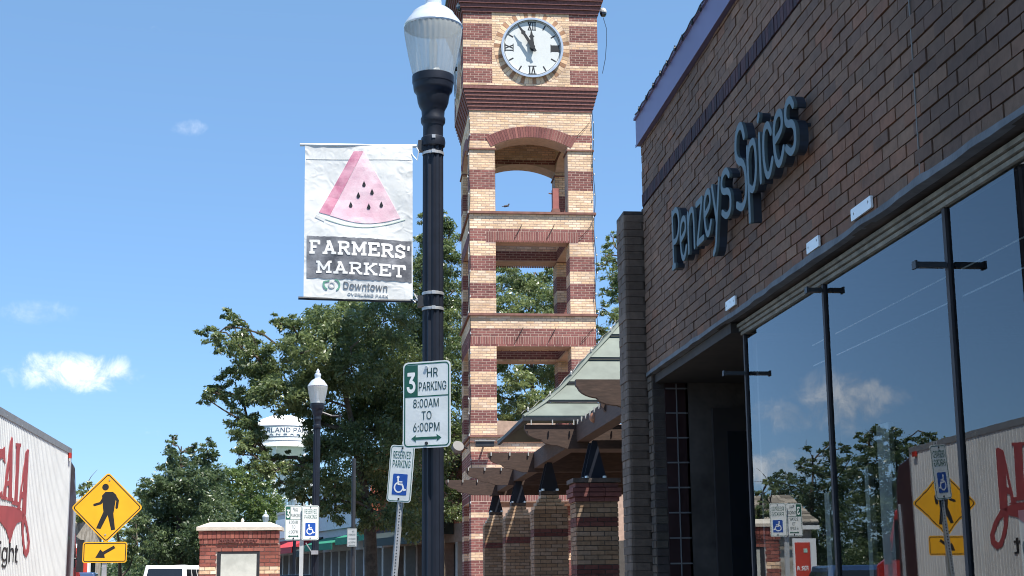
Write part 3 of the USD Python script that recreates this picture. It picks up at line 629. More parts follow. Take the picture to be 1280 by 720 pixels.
    def hand(ang, L, w, tail):
        sh = Polygon([(-w*.45, -tail), (w*.45, -tail), (w*.62, 0), (w*.5, L*.55), (w*.9, L*.62), (w*.45, L*.7), (.006, L), (-.006, L), (-w*.45, L*.7), (-w*.9, L*.62), (-w*.5, L*.55), (-w*.62, 0)])
        return affinity.translate(affinity.rotate(sh, -ang, origin=(0, 0)), cu, KZ)
    fr(hand(-32, .87, .085, .18), .155, .012, 'minute_hand', BLACK_INK, None, dial); fr(hand(-3.5, .56, .10, .14), .125, .012, 'hour_hand', BLACK_INK, None, dial)
    b = MB(); b.shape(C.buffer(.075), np.asarray(o)+np.asarray(N)*.03, U, Z, N, .15); part(dial, 'spindle', b, BLACK_INK)
b = MB(); n = 8
for k in range(n):
    e = .36*(k+1)/n; za = zc2+(zc3-zc2)*k/n; zz = zc2+(zc3-zc2)*(k+1)/n
    b.box((BX0-e, BY0-e, za), (BX1+e, BY1+e, zz-.012)); b.box((BX0-e+.012, BY0-e+.012, zz-.012), (BX1+e-.012, BY1+e-.012, zz+.001))
part(tower, 'cornice', b, plain('dark_cornice_brick', (.16, .07, .068), .9, var=.3, scale=14))
b = MB(); e = .42; zr = zc3+.002; b.box((BX0-e, BY0-e, zr), (BX1+e, BY1+e, zr+.14))
b.add([[BX0-e, BY0-e, zr+.14], [BX1+e, BY0-e, zr+.14], [BX1+e, BY1+e, zr+.14], [BX0-e, BY1+e, zr+.14], [(BX0+BX1)/2, (BY0+BY1)/2, zr+2.6]], [[0, 1, 4], [1, 2, 4], [2, 3, 4], [3, 0, 4]]); part(tower, 'roof', b, ROOF_METAL)
# cameras, lights and cables on the tower
for (px, py, lab) in ((575, 9, 'dome camera on the left corner of the clock tower head'), (754, 16, 'dome camera on the right corner of the clock tower head')):
    q = at(px, py, BY0+.15); t = thing('dome_camera', lab, 'camera', q)
    b = MB(); b.lathe([(.0, -.09), (.07, -.07), (.10, -.02), (.105, .04)], q+[0, 0, -.05], 12); part(t, 'dome', b, DARK_GLASS)
    b = MB(); b.lathe([(.11, 0), (.115, .05), (.08, .14), (.03, .17), (0, .17)], q+[0, 0, -.01], 12); b.tube([q+[0, 0, .12], q+[.15 if px < 600 else -.15, 0, .14]], .03, 6); part(t, 'housing', b, plain('grey_housing', (.4, .4, .4), .5))
for (px, py, nm, lab) in ((572, 559, 'round', 'round grey floodlight on the lower left corner of the clock tower'), (606, 555, 'bar', 'dark rectangular floodlight on the lower ledge of the clock tower')):
    q = at(px, py, TY0-.35); t = thing('floodlight', lab, 'floodlight', q); b = MB()
    if nm == 'round':
        e = trimesh.creation.cylinder(.17, .16, sections=18); e.apply_transform(trimesh.transformations.rotation_matrix(math.radians(62), (1, .3, 0))); e.apply_translation(q); b.mesh(e); part(t, 'lamp_head', b, plain('grey_cast_lamp', (.10, .095, .09), .6))
        b = MB(); b.tube([q+[.05, 0, .05], q+[.3, .33, .0]], .03, 6); part(t, 'arm', b, STEEL_DARK)
    else:
        b.box(q+[-.27, -.1, -.08], q+[.27, .12, .07]); part(t, 'lamp_head', b, STEEL_DARK); b = MB(); b.box(q+[-.3, -.13, .072], q+[.3, .14, .10]); part(t, 'visor', b, plain('grey_visor', (.3, .3, .3), .5)); b = MB(); b.tube([q+[0, .1, 0], q+[0, .345, 0]], .03, 6); part(t, 'arm', b, STEEL_DARK)
tl = thing('tower_string_lights', 'thin cables with small bulbs running up the front corners of the clock tower', 'string lights', (CX, TY0-.1, 4))
b, c = MB(), MB()
for x in (TX0-.02, TX1+.02):
    zz = np.arange(3.6, 16, .25); b.tube([(x+.03*math.sin(z*3), TY0-.05, z) for z in zz], .010, 4)
    for z in np.arange(3.8, 16, .62): c.lathe([(0, -.04), (.022, -.025), (.022, .0), (.01, .02), (.01, .05), (0, .05)], (x+RNG.uniform(-.05, .05), TY0-.08, z+RNG.uniform(-.1, .1)), 6)
for z in (8.7, 11.9, 15.2):
    for x0, dx in ((PX1+.3, .4), (4.6, .25), (5.6, .25)):
        if z > 15 and x0 < 6: continue
        b.tube([(x0, TY0-.03, z-.15), (x0+dx*.4, TY0-.05, z+.02), (x0+dx, TY0-.03, z+.3)], .008, 4)
q = at(754, 22, BY0); p = at(758, 55, BY0); r = at(753, 92, BY0); b.tube([q, q*.6+p*.4+[.06, 0, 0], p, p*.5+r*.5+[.03, 0, 0], r], .009, 4)
part(tl, 'cable', b, BLACK_INK); part(tl, 'bulb', c, plain('clear_bulb', (.35, .35, .34), .3), kind='stuff')
pg = at(633, 259, TY0-.02)
bird = hull([pg+[-.05, 0, .03], pg+[.05, 0, .05]], .035)+hull([pg+[.07, 0, .09], pg+[.08, 0, .10]], .022)+hull([pg+[-.05, 0, .03], pg+[-.13, 0, .02]], .012)
part('/World', 'pigeon', bird, plain('pigeon_grey', (.06, .06, .07), .8), smooth=True, label='small dark bird perched on the sill of the tower arch', cat='bird')

# ---------------------------------------------------------------- pergola and pavilion
PXC, PY = 3.42, [21.5, 26.8, 32.2, 37.6]
per = thing('pergola', 'dark timber pergola with scalloped beam ends on brick piers beside the tower', 'pergola', (PXC, 29, 0))
pz = [2.99, 3.11, 3.16, 3.19]
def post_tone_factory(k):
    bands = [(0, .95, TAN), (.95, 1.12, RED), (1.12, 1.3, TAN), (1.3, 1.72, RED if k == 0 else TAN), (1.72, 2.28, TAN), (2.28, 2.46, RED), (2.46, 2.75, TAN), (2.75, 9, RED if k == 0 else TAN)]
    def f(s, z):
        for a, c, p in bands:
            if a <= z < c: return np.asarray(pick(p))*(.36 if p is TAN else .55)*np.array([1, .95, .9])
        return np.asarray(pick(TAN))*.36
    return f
for k, (y, zz) in enumerate(zip(PY, pz)):
    x0, x1, y0, y1 = PXC-.30, PXC+.30, y, y+.6
    pl = thing('brick_pillar', ['nearest banded brick pillar of the pergola with a red stepped top', 'second tan brick pillar of the pergola counted from the camera', 'third tan brick pillar of the pergola counted from the camera', 'farthest brick pillar of the pergola, next to the clock tower'][k], 'pillar', (PXC, y+.3, 0), group='brick pillars carrying the pergola')
    core = part(pl, 'core', one('box', (x0+.001, y0+.001, 0), (x1-.001, y1-.001, zz-.34)), MORTAR_DARK)
    f = post_tone_factory(k)
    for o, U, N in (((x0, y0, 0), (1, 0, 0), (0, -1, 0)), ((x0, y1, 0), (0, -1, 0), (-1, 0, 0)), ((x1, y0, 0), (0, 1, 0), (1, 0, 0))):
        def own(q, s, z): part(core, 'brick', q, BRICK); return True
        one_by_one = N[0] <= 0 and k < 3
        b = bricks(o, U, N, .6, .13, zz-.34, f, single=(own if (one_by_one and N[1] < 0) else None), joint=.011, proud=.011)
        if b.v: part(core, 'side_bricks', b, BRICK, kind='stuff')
    b = MB()
    for j, e in enumerate((.03, .06, .06, .02) if k == 0 else (.0, -.045, -.09, -.13)):
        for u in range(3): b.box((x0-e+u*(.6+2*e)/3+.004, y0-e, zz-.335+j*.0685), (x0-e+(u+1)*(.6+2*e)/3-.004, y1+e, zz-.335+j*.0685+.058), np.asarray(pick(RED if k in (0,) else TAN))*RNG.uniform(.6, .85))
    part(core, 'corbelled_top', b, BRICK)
    part(core, 'cap', one('box', (x0-.05+.19*(k > 0), y0-.05+.19*(k > 0), zz-.062), (x1+.05-.19*(k > 0), y1+.05-.19*(k > 0), zz)), MORTAR_DARK)
    # steel bracket: two triangular plates
    for yy in (y+.12, y+.46): bk = part(per, 'steel_bracket', one('shape', Polygon([(-.17, 0), (.17, 0), (.035, .55), (-.035, .55)]), (PXC, yy, zz+.002), (1, 0, 0), Z, (0, 1, 0), .014), BLACK_METAL)
    b = MB()
    for dx in (-.13, .13):
        for yy in (y+.1, y+.5): b.lathe([(0, 0), (.028, 0), (.028, .035), (0, .04)], (PXC+dx, yy-.02, zz+.002), 8)
    part(per, 'bolts', b, ALU, kind='stuff')
ZB = 3.63
b = MB(); b.box((PXC-.10, 15.5, ZB), (PXC+.10, 38.6, ZB+.31)); part(per, 'long_beam', b, WOOD)
b = MB(); b.box((PXC+4.2, 15.5, ZB), (PXC+4.4, 38.6, ZB+.31)); part(per, 'long_beam', b, WOOD)
def scallop(L, h):
    """a beam from x=0 (moulded tip) to x=L"""
    pts = [(L, 0), (L, h), (0, h), (0, h*.80)]
    pts += [(.02+.30*(1-math.cos(t)), h*.80-.42*h*math.sin(t)) for t in np.linspace(.15, 1.35, 6)]
    pts += [(.27, h*.36)] + [(.27+.24*(1-math.cos(t))*1.2, h*.36-.22*h*math.sin(t)) for t in np.linspace(.2, 1.4, 5)]
    pts += [(.55, .10*h), (.66, 0)]
    return Polygon(pts)
for k, (y, px, py) in enumerate(((17.8, 720, 474), (22.75, 656, 531), (28.5, 610, 566), (32.4, 582, 585), (36.4, 557, 600))):
    q = at(px, py, y); h = .37; zb0 = float(q[2])-h
    part(per, 'cross_beam', one('shape', scallop(6.8, h), (q[0], y, zb0), (1, 0, 0), Z, (0, 1, 0), .11), WOOD)
for y in (15.6, 19.9):
    part(per, 'cross_beam', one('shape', scallop(6.8, .37), (3.25, y, 3.575), (1, 0, 0), Z, (0, 1, 0), .11), WOOD)
slats = MB()
for k in range(25):
    for ya, yb in ((13.6, 22.6), (27.1, 39.6)): part(per, 'slat', one('box', (3.70+k*.19, ya, 4.012), (3.70+k*.19+.186, yb, 4.045)), WOOD)
q = at(743, 522, 21.0); b = trimesh.creation.icosphere(3, .075); b.apply_translation(q); 
part(per, 'ball_finial', b, plain('wooden_ball', (.22, .10, .055), .45, var=.2), smooth=True)
pav = thing('pavilion_roof', 'pavilion roof of grey-green metal panels rising in a concave curve behind the pergola', 'roof', (4.65, 24.87, 3.9))
EX0, EY0, HS = 2.50, 22.72, 2.15; ez0 = 3.985
def rise(t): return .80*t+.085*t*t-.10*math.sin(min(t, 1.2)*2.6)*.6
TT = [0, .42, .80, 1.22, 1.66, 2.12]
cx_, cy_ = EX0+HS, EY0+HS
for sx, sy, ax in ((0, -1, 0), (0, 1, 0), (-1, 0, 1), (1, 0, 1)):
    for a, c in zip(TT[:-1], TT[1:]):
        # each band of sheet metal laps 20 mm over the one below
        for nseg in range(1):
            A, Cc = HS-a, HS-c; z0, z1 = ez0+rise(a)+.050, ez0+rise(c)+.004
            if ax == 0: vs = [(cx_-A, cy_+sy*A, z0), (cx_+A, cy_+sy*A, z0), (cx_+Cc, cy_+sy*Cc, z1), (cx_-Cc, cy_+sy*Cc, z1)]
            else: vs = [(cx_+sx*A, cy_-A, z0), (cx_+sx*A, cy_+A, z0), (cx_+sx*Cc, cy_+Cc, z1), (cx_+sx*Cc, cy_-Cc, z1)]
            vs = np.array(vs); nrm = np.cross(vs[1]-vs[0], vs[3]-vs[0]); nrm /= np.linalg.norm(nrm); nrm *= np.sign(nrm[2])
            top = vs; bot = vs-nrm*.03
            part(pav, 'roof_panel', trimesh.convex.convex_hull(np.vstack([top, bot])), ROOF_METAL)
for t in TT[1:-1]:
    A = HS-t; z = ez0+rise(t)+.028; b = MB(); b.box((cx_-A-.02, cy_-A-.045, z-.022), (cx_+A+.02, cy_-A-.012, z-.002)); b.box((cx_-A-.045, cy_-A-.012, z-.022), (cx_-A-.012, cy_+A, z-.002)); part(pav, 'joint_strip', b, STEEL_DARK)
for sx in (-1, 1):
    for sy in (-1, 1):
        b = MB(); b.tube([(cx_+sx*(HS-t+.01), cy_+sy*(HS-t+.01), ez0+rise(t)+.035) for t in np.linspace(0, 2.12, 18)], .032, 6); part(pav, 'hip_capping', b, ROOF_METAL)
b = MB(); b.box((EX0-.02, EY0-.02, ez0-.03), (EX0+2*HS+.02, EY0+.03, ez0+.02)); b.box((EX0-.02, EY0+.03, ez0-.03), (EX0+.03, EY0+2*HS, ez0+.02)); b.box((EX0+2*HS-.03, EY0+.03, ez0-.03), (EX0+2*HS+.02, EY0+2*HS, ez0+.02)); part(pav, 'eave', b, STEEL_DARK)
pll = thing('pergola_string_lights', 'white clips and small bulbs strung along the pavilion hip and pergola beams', 'string lights', (3.4, 22, 4))
b = MB()
for t in np.arange(.1, 2.1, .40): b.lathe([(0, -.05), (.016, -.03), (.018, .01), (.008, .03), (0, .04)], (EX0+t-.03, EY0+t-.05, ez0+rise(t)+.09), 6)
for t in np.arange(.1, 1.9, .33): b.box((EX0+t, EY0-.055, ez0-.10), (EX0+t+.016, EY0-.035, ez0-.02))
for y in np.arange(16.2, 22.5, .42): b.box((PXC-.125, y, ZB+.25), (PXC-.103, y+.02, ZB+.325))
for (y, px, py) in ((28.5, 610, 566), (32.4, 582, 585), (36.4, 557, 600)):
    q = at(px, py, y)
    for t in np.arange(.05, 1.0, .36): b.box((q[0]+t, y-.03, q[2]-.06), (q[0]+t+.022, y-.002, q[2]+.008))
part(pll, 'bulb', b, plain('pale_clip', (.34, .34, .32), .5), kind='stuff')
b = MB(); pts = [(EX0+t-.05, EY0+t-.06, ez0+rise(t)+.07+.02*math.sin(t*25)) for t in np.linspace(0, 2.1, 40)]; b.tube(pts, .006, 4); part(pll, 'cable', b, STEEL_DARK)

# ---------------------------------------------------------------- street lamps
lamp0 = None
def lamp_parts(t, x, y, z0):
    c = (x, y, z0)
    part(t, 'base', MB().lathe([(.0, 0), (.22, 0), (.22, .10), (.19, .14), (.17, .35), (.15, .55), (.16, .60), (.12, .70), (.095, .95), (.10, 1.0), (.072, 1.05)], c, 24), BLACK_METAL, smooth=40)
    part(t, 'shaft', MB().lathe([(.0685, 1.0), (.066, 4.54)], c, 48, 12, .07), BLACK_METAL, smooth=30)
    part(t, 'collar', MB().lathe([(.066, 4.50), (.082, 4.51), (.086, 4.54), (.082, 4.57), (.070, 4.58), (.070, 4.66), (.084, 4.68), (.086, 4.71), (.078, 4.73), (.082, 4.77), (.098, 4.80), (.105, 4.83)], c, 24), BLACK_METAL, smooth=35)
    part(t, 'capital', MB().lathe([(.098, 4.80), (.108, 4.83), (.112, 4.86), (.118, 4.89), (.134, 4.91), (.138, 4.93), (.140, 4.955), (.143, 4.965), (.146, 4.97), (.1465, 5.02), (.135, 5.028)], c, 28), BLACK_METAL, smooth=35)
    g = part(t, 'globe', MB().lathe([(.138, 5.02), (.150, 5.07), (.170, 5.16), (.187, 5.25), (.198, 5.32), (.203, 5.36), (.200, 5.385)], c, 128, 32, .014), GLOBE, smooth=50)
    part(t, 'lamp_holder', MB().lathe([(.0, 5.03), (.06, 5.035), (.05, 5.08), (.028, 5.10), (.032, 5.25), (.02, 5.29), (0, 5.29)], c, 16), WHITE_PAINT, smooth=40)
    part(t, 'cap', MB().lathe([(.204, 5.375), (.209, 5.385), (.205, 5.398), (.185, 5.43), (.172, 5.445), (.168, 5.452), (.150, 5.475), (.146, 5.487), (.125, 5.505), (.105, 5.520), (.075, 5.535), (.062, 5.55), (.060, 5.58)], c, 40), CAPM, smooth=35)
    part(t, 'finial', MB().lathe([(.060, 5.578), (.066, 5.60), (.068, 5.63), (.055, 5.655), (.034, 5.67), (.042, 5.69), (.028, 5.72), (.008, 5.75), (0, 5.755)], c, 20), CAPM, smooth=40)
CAPM = plain('silvery_prismatic_cap', (.62, .66, .70), .18, metal=.35, var=.08, scale=12, spec=.8)
lx, ly = .476, 9.9
lamp = thing('street_lamp', 'tall black fluted street lamp with acorn globe carrying the market banner', 'street lamp', (lx, ly, .13), group='black acorn street lamps')
lamp_parts(lamp, lx, ly, .02)
def lamp_copy(px, py, Y, lab, inst=True):
    q = at(px, py, Y); p = numbered('/World', 'street_lamp'); x = UsdGeom.Xform.Define(stage, p); x.AddTranslateOp().Set(Gf.Vec3d(float(q[0]), Y, float(q[2])-5.12)); WHERE[p] = np.array([float(q[0]), Y, float(q[2])-5.12])
    x.GetPrim().GetReferences().AddInternalReference(lamp); x.GetPrim().SetInstanceable(inst); tag(x.GetPrim(), label=lab, category='street lamp', group='black acorn street lamps'); return p
l2 = lamp_copy(397, 492, 31.0, 'black acorn street lamp standing in front of the big tree', False)
lamp_copy(369, 629, 73.0, 'distant acorn lamp whose globe shows just above the double parking sign')
lamp_copy(332, 649, 92.0, 'tiny distant acorn lamp whose globe shows just above the brick kiosk')
q = at(404, 516, 31); p = at(425, 520, 31)
b = MB(); b.tube([q+[-.12, 0, .03], q, p*.5+q*.5+[0, 0, -.03], p], .022, 6); b.lathe([(0, -.04), (.035, -.02), (.035, .02), (0, .04)], p, 8); part(l2, 'side_arm', b, BLACK_METAL)
q = at(389, 690, 30.9)
b = MB(); b.tube([q+[.02, 0, -.02], q+[-.11, -.05, .18]], .012, 6); b.box(q+[-.0, -.06, -.05], q+[.14, .06, .03]); part(l2, 'spot_fitting', b, GALV)

# ---------------------------------------------------------------- banner
ban = thing('banner', 'weathered white farmers market banner with pink watermelon slice hung from lamp', 'banner', (-.04, ly, 4.0))
BC = [at(381.5, 181.5, ly), at(515.5, 183.5, ly), at(516, 377.5, ly), at(379.5, 373, ly)]  # TL TR BR BL
from scipy.interpolate import RectBivariateSpline
_gu, _gv = np.linspace(-.05, 1.05, 45), np.linspace(-.05, 1.05, 60); _G = np.stack(list(np.meshgrid(_gu, _gv, indexing='ij'))+[np.full((45, 60), .7)], -1)
_WR = RectBivariateSpline(_gu, _gv, 1.6*(fbm(_G*[3.1, 4.3, 1], 4)-.5)+.5*abs(noise(_G@np.array([[9, -3, 0], [5, 14, 0], [0, 0, 4]]))-.5))
def bpos(px, py):
    u = (px-381)/134.5; v = (py-182)/194.0
    p = (BC[0]*(1-u)+BC[1]*u)*(1-v)+(BC[3]*(1-u)+BC[2]*u)*v
    w = .010*math.sin(u*5+v*3)+.006*math.sin(v*9-u*4)+.014*float(_WR(np.clip(u, -.02, 1.02), np.clip(v, -.02, 1.02))[0, 0])
    return p+[0, w-.02, 0]
def bshape(sh, d):
    m = MB()
    for g in getattr(sh, 'geoms', [sh]):
        if g.is_empty or g.area < .05: continue
        e = trimesh.creation.extrude_polygon(g, 1.0, engine='earcut'); v, f = trimesh.remesh.subdivide_to_size(e.vertices, e.faces, 6.0)
        w = np.array([bpos(x, y)-np.array([0, d*(1 if z > .5 else .2), 0]) for x, y, z in v]); m.add(w, f)
    return m
n = 46; v = np.array([bpos(381+134.5*i/n, 182+194*j/n) for j in range(n+1) for i in range(n+1)]); f = []
for j in range(n):
    for i in range(n): k = j*(n+1)+i; f += [[k, k+n+1, k+1], [k+1, k+n+1, k+n+2]]
cl = part(ban, 'cloth', (v, np.array(f)), CLOTH, smooth=True)
PINK = two('faded_pink_print', (.74, .47, .55), (.84, .64, .69), 6, rough=.6, bump=.1); ROSE = two('rose_print', (.52, .19, .29), (.68, .36, .45), 8, rough=.6, bump=.1)
CHALK = two('chalkboard_print', (.07, .075, .09), (.30, .31, .34), 7, rough=.6, lo=.35, hi=.75, bump=.15); PALE_GREEN = plain('pale_rind_print', (.50, .60, .52), .6, var=.15); WHITE_PRINT = plain('white_print', (.84, .84, .82), .6, var=.06)
GREY_PRINT = plain('grey_print', (.16, .17, .18), .6, var=.3); FAINT = plain('faint_print', (.55, .56, .56), .6, var=.15)
arcb = [(413+(500-413)*t, 272+1.5*t+8.5*math.sin(math.pi*t)) for t in np.linspace(0, 1, 15)]
part(cl, 'melon_flesh', bshape(Polygon([(454, 190), *arcb[::-1]]), .003), PINK)
part(cl, 'melon_side', bshape(Polygon([(441.7, 189.8), (453.6, 189.8), (412.6, 271.6), (399, 268)]), .003), ROSE)
part(cl, 'melon_rind', bshape(LineString([(397+(506-397)*t, 273+2*t+12*math.sin(math.pi*t)) for t in np.linspace(.04, 1, 15)]).buffer(.5), .003), PALE_GREEN)
part(cl, 'rind_tick', bshape(Polygon([(395.5, 271.5), (407, 276), (405.5, 280), (394, 274.5)]), .003), FAINT)
for (x, y) in ((454.7, 231.7), (447.7, 245.7), (464.7, 241.7), (438.3, 257.7), (460.7, 260), (476.3, 257.3)):
    part(cl, 'seed', bshape(Polygon([(x, y-4), (x+1.8, y), (x+2.3, y+1.6), (x+1.2, y+3.6), (x-1.2, y+3.6), (x-2.3, y+1.6), (x-1.8, y)]), .005), BLACK_INK)
tilt = lambda x: (x-386)*.030
edge_n = lambda x, k: .9*float(noise(np.array([x*.35, k, 0])))
band_ = Polygon([(x, 297.5+tilt(x)+edge_n(x, 1)) for x in np.linspace(384.5, 514.2, 50)]+[(x, 349.5+tilt(x)*.5+2.2*edge_n(x, 7)) for x in np.linspace(514.2, 384.5, 50)])
part(cl, 'dark_band', bshape(band_, .003), CHALK)
SL = {'F': ([[(.2, 0), (.2, 1)], [(0, .93), (.85, .93)], [(.2, .5), (.6, .5)], [(.8, .68), (.8, .98)], [(0, .07), (.45, .07)]]),
 'A': ([[(.18, .05), (.5, .95), (.82, .05)], [(.3, .33), (.7, .33)], [(0, .07), (.36, .07)], [(.64, .07), (1, .07)], [(.3, .93), (.55, .93)]]),
 'R': ([[(.2, 0), (.2, 1)], [(0, .93), (.6, .93), (.82, .85), (.82, .6), (.6, .5), (.2, .5)], [(.5, .5), (.82, .07), (1, .07)], [(0, .07), (.42, .07)]]),
 'M': ([[(.17, 0), (.17, 1)], [(.83, 0), (.83, 1)], [(.17, .95), (.5, .3), (.83, .95)], [(0, .07), (.36, .07)], [(.64, .07), (1, .07)], [(0, .93), (.2, .93)], [(.8, .93), (1, .93)]]),
 'E': ([[(.2, 0), (.2, 1)], [(0, .93), (.86, .93), (.86, .7)], [(0, .07), (.9, .07), (.9, .3)], [(.2, .5), (.6, .5)], [(.6, .38), (.6, .62)]]),
 'S': ([[(.85, .65), (.85, .95)], [(.85, .8), (.5, .95), (.15, .82), (.2, .58), (.8, .42), (.85, .18), (.5, .05), (.12, .2)], [(.1, .02), (.1, .35)]]),
 'K': ([[(.2, 0), (.2, 1)], [(.2, .45), (.8, .93)], [(.4, .55), (.82, .07)], [(0, .07), (.4, .07)], [(.66, .07), (1, .07)], [(0, .93), (.38, .93)], [(.62, .93), (.98, .93)]]),
 'T': ([[(.5, 0), (.5, 1)], [(.04, .62), (.04, .93), (.96, .93), (.96, .62)], [(.28, .07), (.72, .07)]]), "'": ([[(.4, .95), (.3, .6)]])}
for word, x0, x1, y0, h, ws in (("FARMERS'", 387.5, 515.0, 303.2, 16.6, (1, 1.15, 1.05, 1.25, 1, 1.05, .9, .42)), ('MARKET', 396, 507.5, 328.8, 14.6, (1.25, 1.15, 1.05, 1.1, 1, 1))):
    tot = sum(ws); x = x0
    for chh, w in zip(word, ws):
        cw = (x1-x0)*w/tot; sh = strokes([[(a*cw*.90, y*h) for a, y in l] for l in SL[chh]], h*.185, 'flat'); sh = affinity.translate(affinity.scale(sh, 1, -1, origin=(0, 0)), x, y0+h+tilt(x+cw/2))
        part(cl, 'letter', bshape(sh, .005), WHITE_PRINT); x += cw
dt = lambda sh, x, y: affinity.translate(affinity.rotate(affinity.scale(sh, 1, -1, origin=(0, 0)), 1.6, origin=(0, 0)), x, y)
part(cl, 'lettering', bshape(dt(text_shape('Downtown', 8.6, 54), 457, 359.7), .005), GREY_PRINT)
part(cl, 'small_lettering', bshape(dt(text_shape('OVERLAND PARK', 3.0, 50), 460, 370.0), .004), FAINT)
lg = strokes([arc(410, 358, 4.5, 6, 200, 100)], 2.2).union(strokes([arc(419, 359, 6, 6.5, 60, -80)], 2.0)).union(strokes([[(405.5, 355.5), (412, 354)]], 1.8))
part(cl, 'green_emblem', bshape(lg, .004), plain('faded_green_print', (.13, .36, .26), .6, var=.3)); part(cl, 'grey_emblem', bshape(Point(415.5, 359).buffer(4.3).difference(Point(415.5, 359).buffer(2.6)), .004), FAINT)
part(cl, 'hem_stitch', bshape(sbox(382.5, 200.2, 514.5, 200.7), .002), FAINT)
for z, e in ((BC[0], BC[1]), (BC[3], BC[2])):
    k = np.array([0, 0, .0]); part(ban, 'arm', one('tube', [z+[-.035, -.012, 0], z*.4+e*.6+[0, -.012, 0], e+[.085, -.005, .004]], .0115, 8), plain('white_fibreglass', (.72, .72, .68), .5) if z is BC[0] else STEEL_DARK, smooth=40)
    b = MB(); b.box((.372, ly-.035, e[2]-.035), (.415, ly+.025, e[2]+.04)); part(ban, 'bracket', b, STEEL_DARK)
    for dz in (.055, -.05):
        b = MB(); b.lathe([(.0725, -.011), (.0755, -.009), (.0755, .009), (.0725, .011)], (lx, ly, e[2]+dz), 28); b.box((lx-.012, ly-.09, e[2]+dz-.012), (lx+.012, ly-.068, e[2]+dz+.012)); part(ban, 'clamp_band', b, GALV)
p = bpos(513, 372); b = MB(); b.tube([p, p+[.03, -.01, -.03], p+[.05, 0, .01], p+[.02, -.02, .03], p+[.06, -.01, -.04]], .004, 5); p = bpos(514, 192); b.tube([p, p+[.04, -.01, -.05], p+[.05, -.02, .01], p+[.035, -.02, .04]], .004, 5); part(ban, 'tie', b, WHITE_PAINT)

# ---------------------------------------------------------------- signs
def frame(yaw, lean=0.0):
    a, l = math.radians(yaw), math.radians(lean); N = np.array([math.sin(a), -math.cos(a), 0]); u = np.array([math.cos(a), math.sin(a), 0])
    return u*math.cos(l)-Z*math.sin(l), Z*math.cos(l)+u*math.sin(l), N
def panel(t, c, W_, H, yaw, lean, r, items, back=GALV, face=WHITE_SHEET, shape=None, name='sign_panel'):
    U, V, N = frame(yaw, lean); sh = shape if shape is not None else rounded(W_, H, r); c = np.asarray(c, float)
    p = part(t, name, one('shape', sh, c, U, V, N, .0025), back if False else face)
    for nm, s, m, d in items: part(p, nm, one('shape', s, c+N*(.0025+.0002), U, V, N, d), m)
    return p
def fit(txt, x0, x1, y0, y1, bold=False):
    s = text_shape(txt, 1.0, 1.0, bold); a, b_, c, d = s.bounds; s = affinity.scale(s, (x1-x0)/(c-a), (y1-y0)/(d-b_), origin=((a+c)/2, (b_+d)/2)); return affinity.translate(s, (x0+x1)/2-(a+c)/2, (y0+y1)/2-(b_+d)/2)
def ring(W_, H, r, inset, w): return rounded(W_-2*inset, H-2*inset, r-inset*.5).difference(rounded(W_-2*inset-2*w, H-2*inset-2*w, max(r-inset*.5-w, .004)))
def wheelchair(k):
    s = [Point(-.10, .36).buffer(.075), strokes([[(-.09, .26), (-.06, 0), (.17, 0), (.30, -.30), (.38, -.27)]], .085), strokes([[(-.08, .13), (.14, .13)]], .065), strokes([arc(-.02, -.16, .25, .25, 118, 345, 18)], .075)]
    return affinity.scale(unary_union(s), k, k, origin=(0, 0))
def hr_items(W_, H, detail=True):
    X = lambda v: (v-195)/204*W_; Y = lambda v: (233.5-v)/383*H
    it = [('border', ring(W_, H, .03*W_/.305, .008*W_/.3, .007*W_/.3), GREEN_INK, .0006), ('green_block', sbox(X(102), Y(196), X(157), Y(56)), GREEN_INK, .0008), ('divider', sbox(X(102), Y(199), X(288), Y(194)), GREEN_INK, .0006),
          ('numeral', fit('3', X(110), X(147), Y(180), Y(88), True), WHITE_PRINT, .0014), ('legend', fit('HR', X(197), X(243), Y(112), Y(72)), GREEN_DK, .001), ('legend', fit('PARKING', X(162), X(279), Y(172), Y(133)), GREEN_DK, .001),
          ('legend', fit('8:00AM', X(138), X(247), Y(246), Y(208)), GREEN_DK, .001), ('legend', fit('TO', X(174), X(216), Y(300), Y(263)), GREEN_DK, .001), ('legend', fit('6:00PM', X(138), X(250), Y(352), Y(314)), GREEN_DK, .001)]
    ax0, ax1, ay = X(130), X(258), Y(382); hh = .019*H/.46
    it.append(('arrow', unary_union([sbox(ax0+.03*W_, ay-hh*.36, ax1-.03*W_, ay+hh*.36), Polygon([(ax0, ay), (ax0+.10*W_, ay+hh), (ax0+.08*W_, ay), (ax0+.10*W_, ay-hh)]), Polygon([(ax1, ay), (ax1-.10*W_, ay+hh), (ax1-.08*W_, ay), (ax1-.10*W_, ay-hh)])]), GREEN_INK, .001))
    it += [('bolt', Point(0, Y(70)).buffer(.011), GALV, .006), ('bolt', Point(0, Y(405)).buffer(.011), STEEL_DARK, .006)]
    return it
GREEN_DK = plain('dark_green_legend', (.012, .045, .04), .45, var=.1)
def res_items(W_, H):
    X = lambda v: (v-72.5)/105*W_; Y = lambda v: (543.5-v)/257*H
    return [('border', ring(W_, H, .028, .007, .005), GREEN_INK, .0006), ('legend', fit('RESERVED', X(35), X(112), Y(476), Y(442)), GREEN_INK, .001), ('legend', fit('PARKING', X(35), X(112), Y(516), Y(483)), GREEN_INK, .001),
            ('blue_square', rounded(X(104)-X(41), Y(545)-Y(640), .008).buffer(0), BLUE_INK, .001) if False else ('blue_square', affinity.translate(rounded(X(104)-X(41), Y(545)-Y(640), .008), 0, Y(592.5)), BLUE_INK, .001),
            ('wheelchair_symbol', affinity.translate(wheelchair(.155*H/.46), -.004, Y(592)), WHITE_PRINT, .0018), ('bolt', Point(0, Y(658)).buffer(.008), STEEL_DARK, .005), ('bolt', Point(0, Y(428)).buffer(.008), STEEL_DARK, .005)]
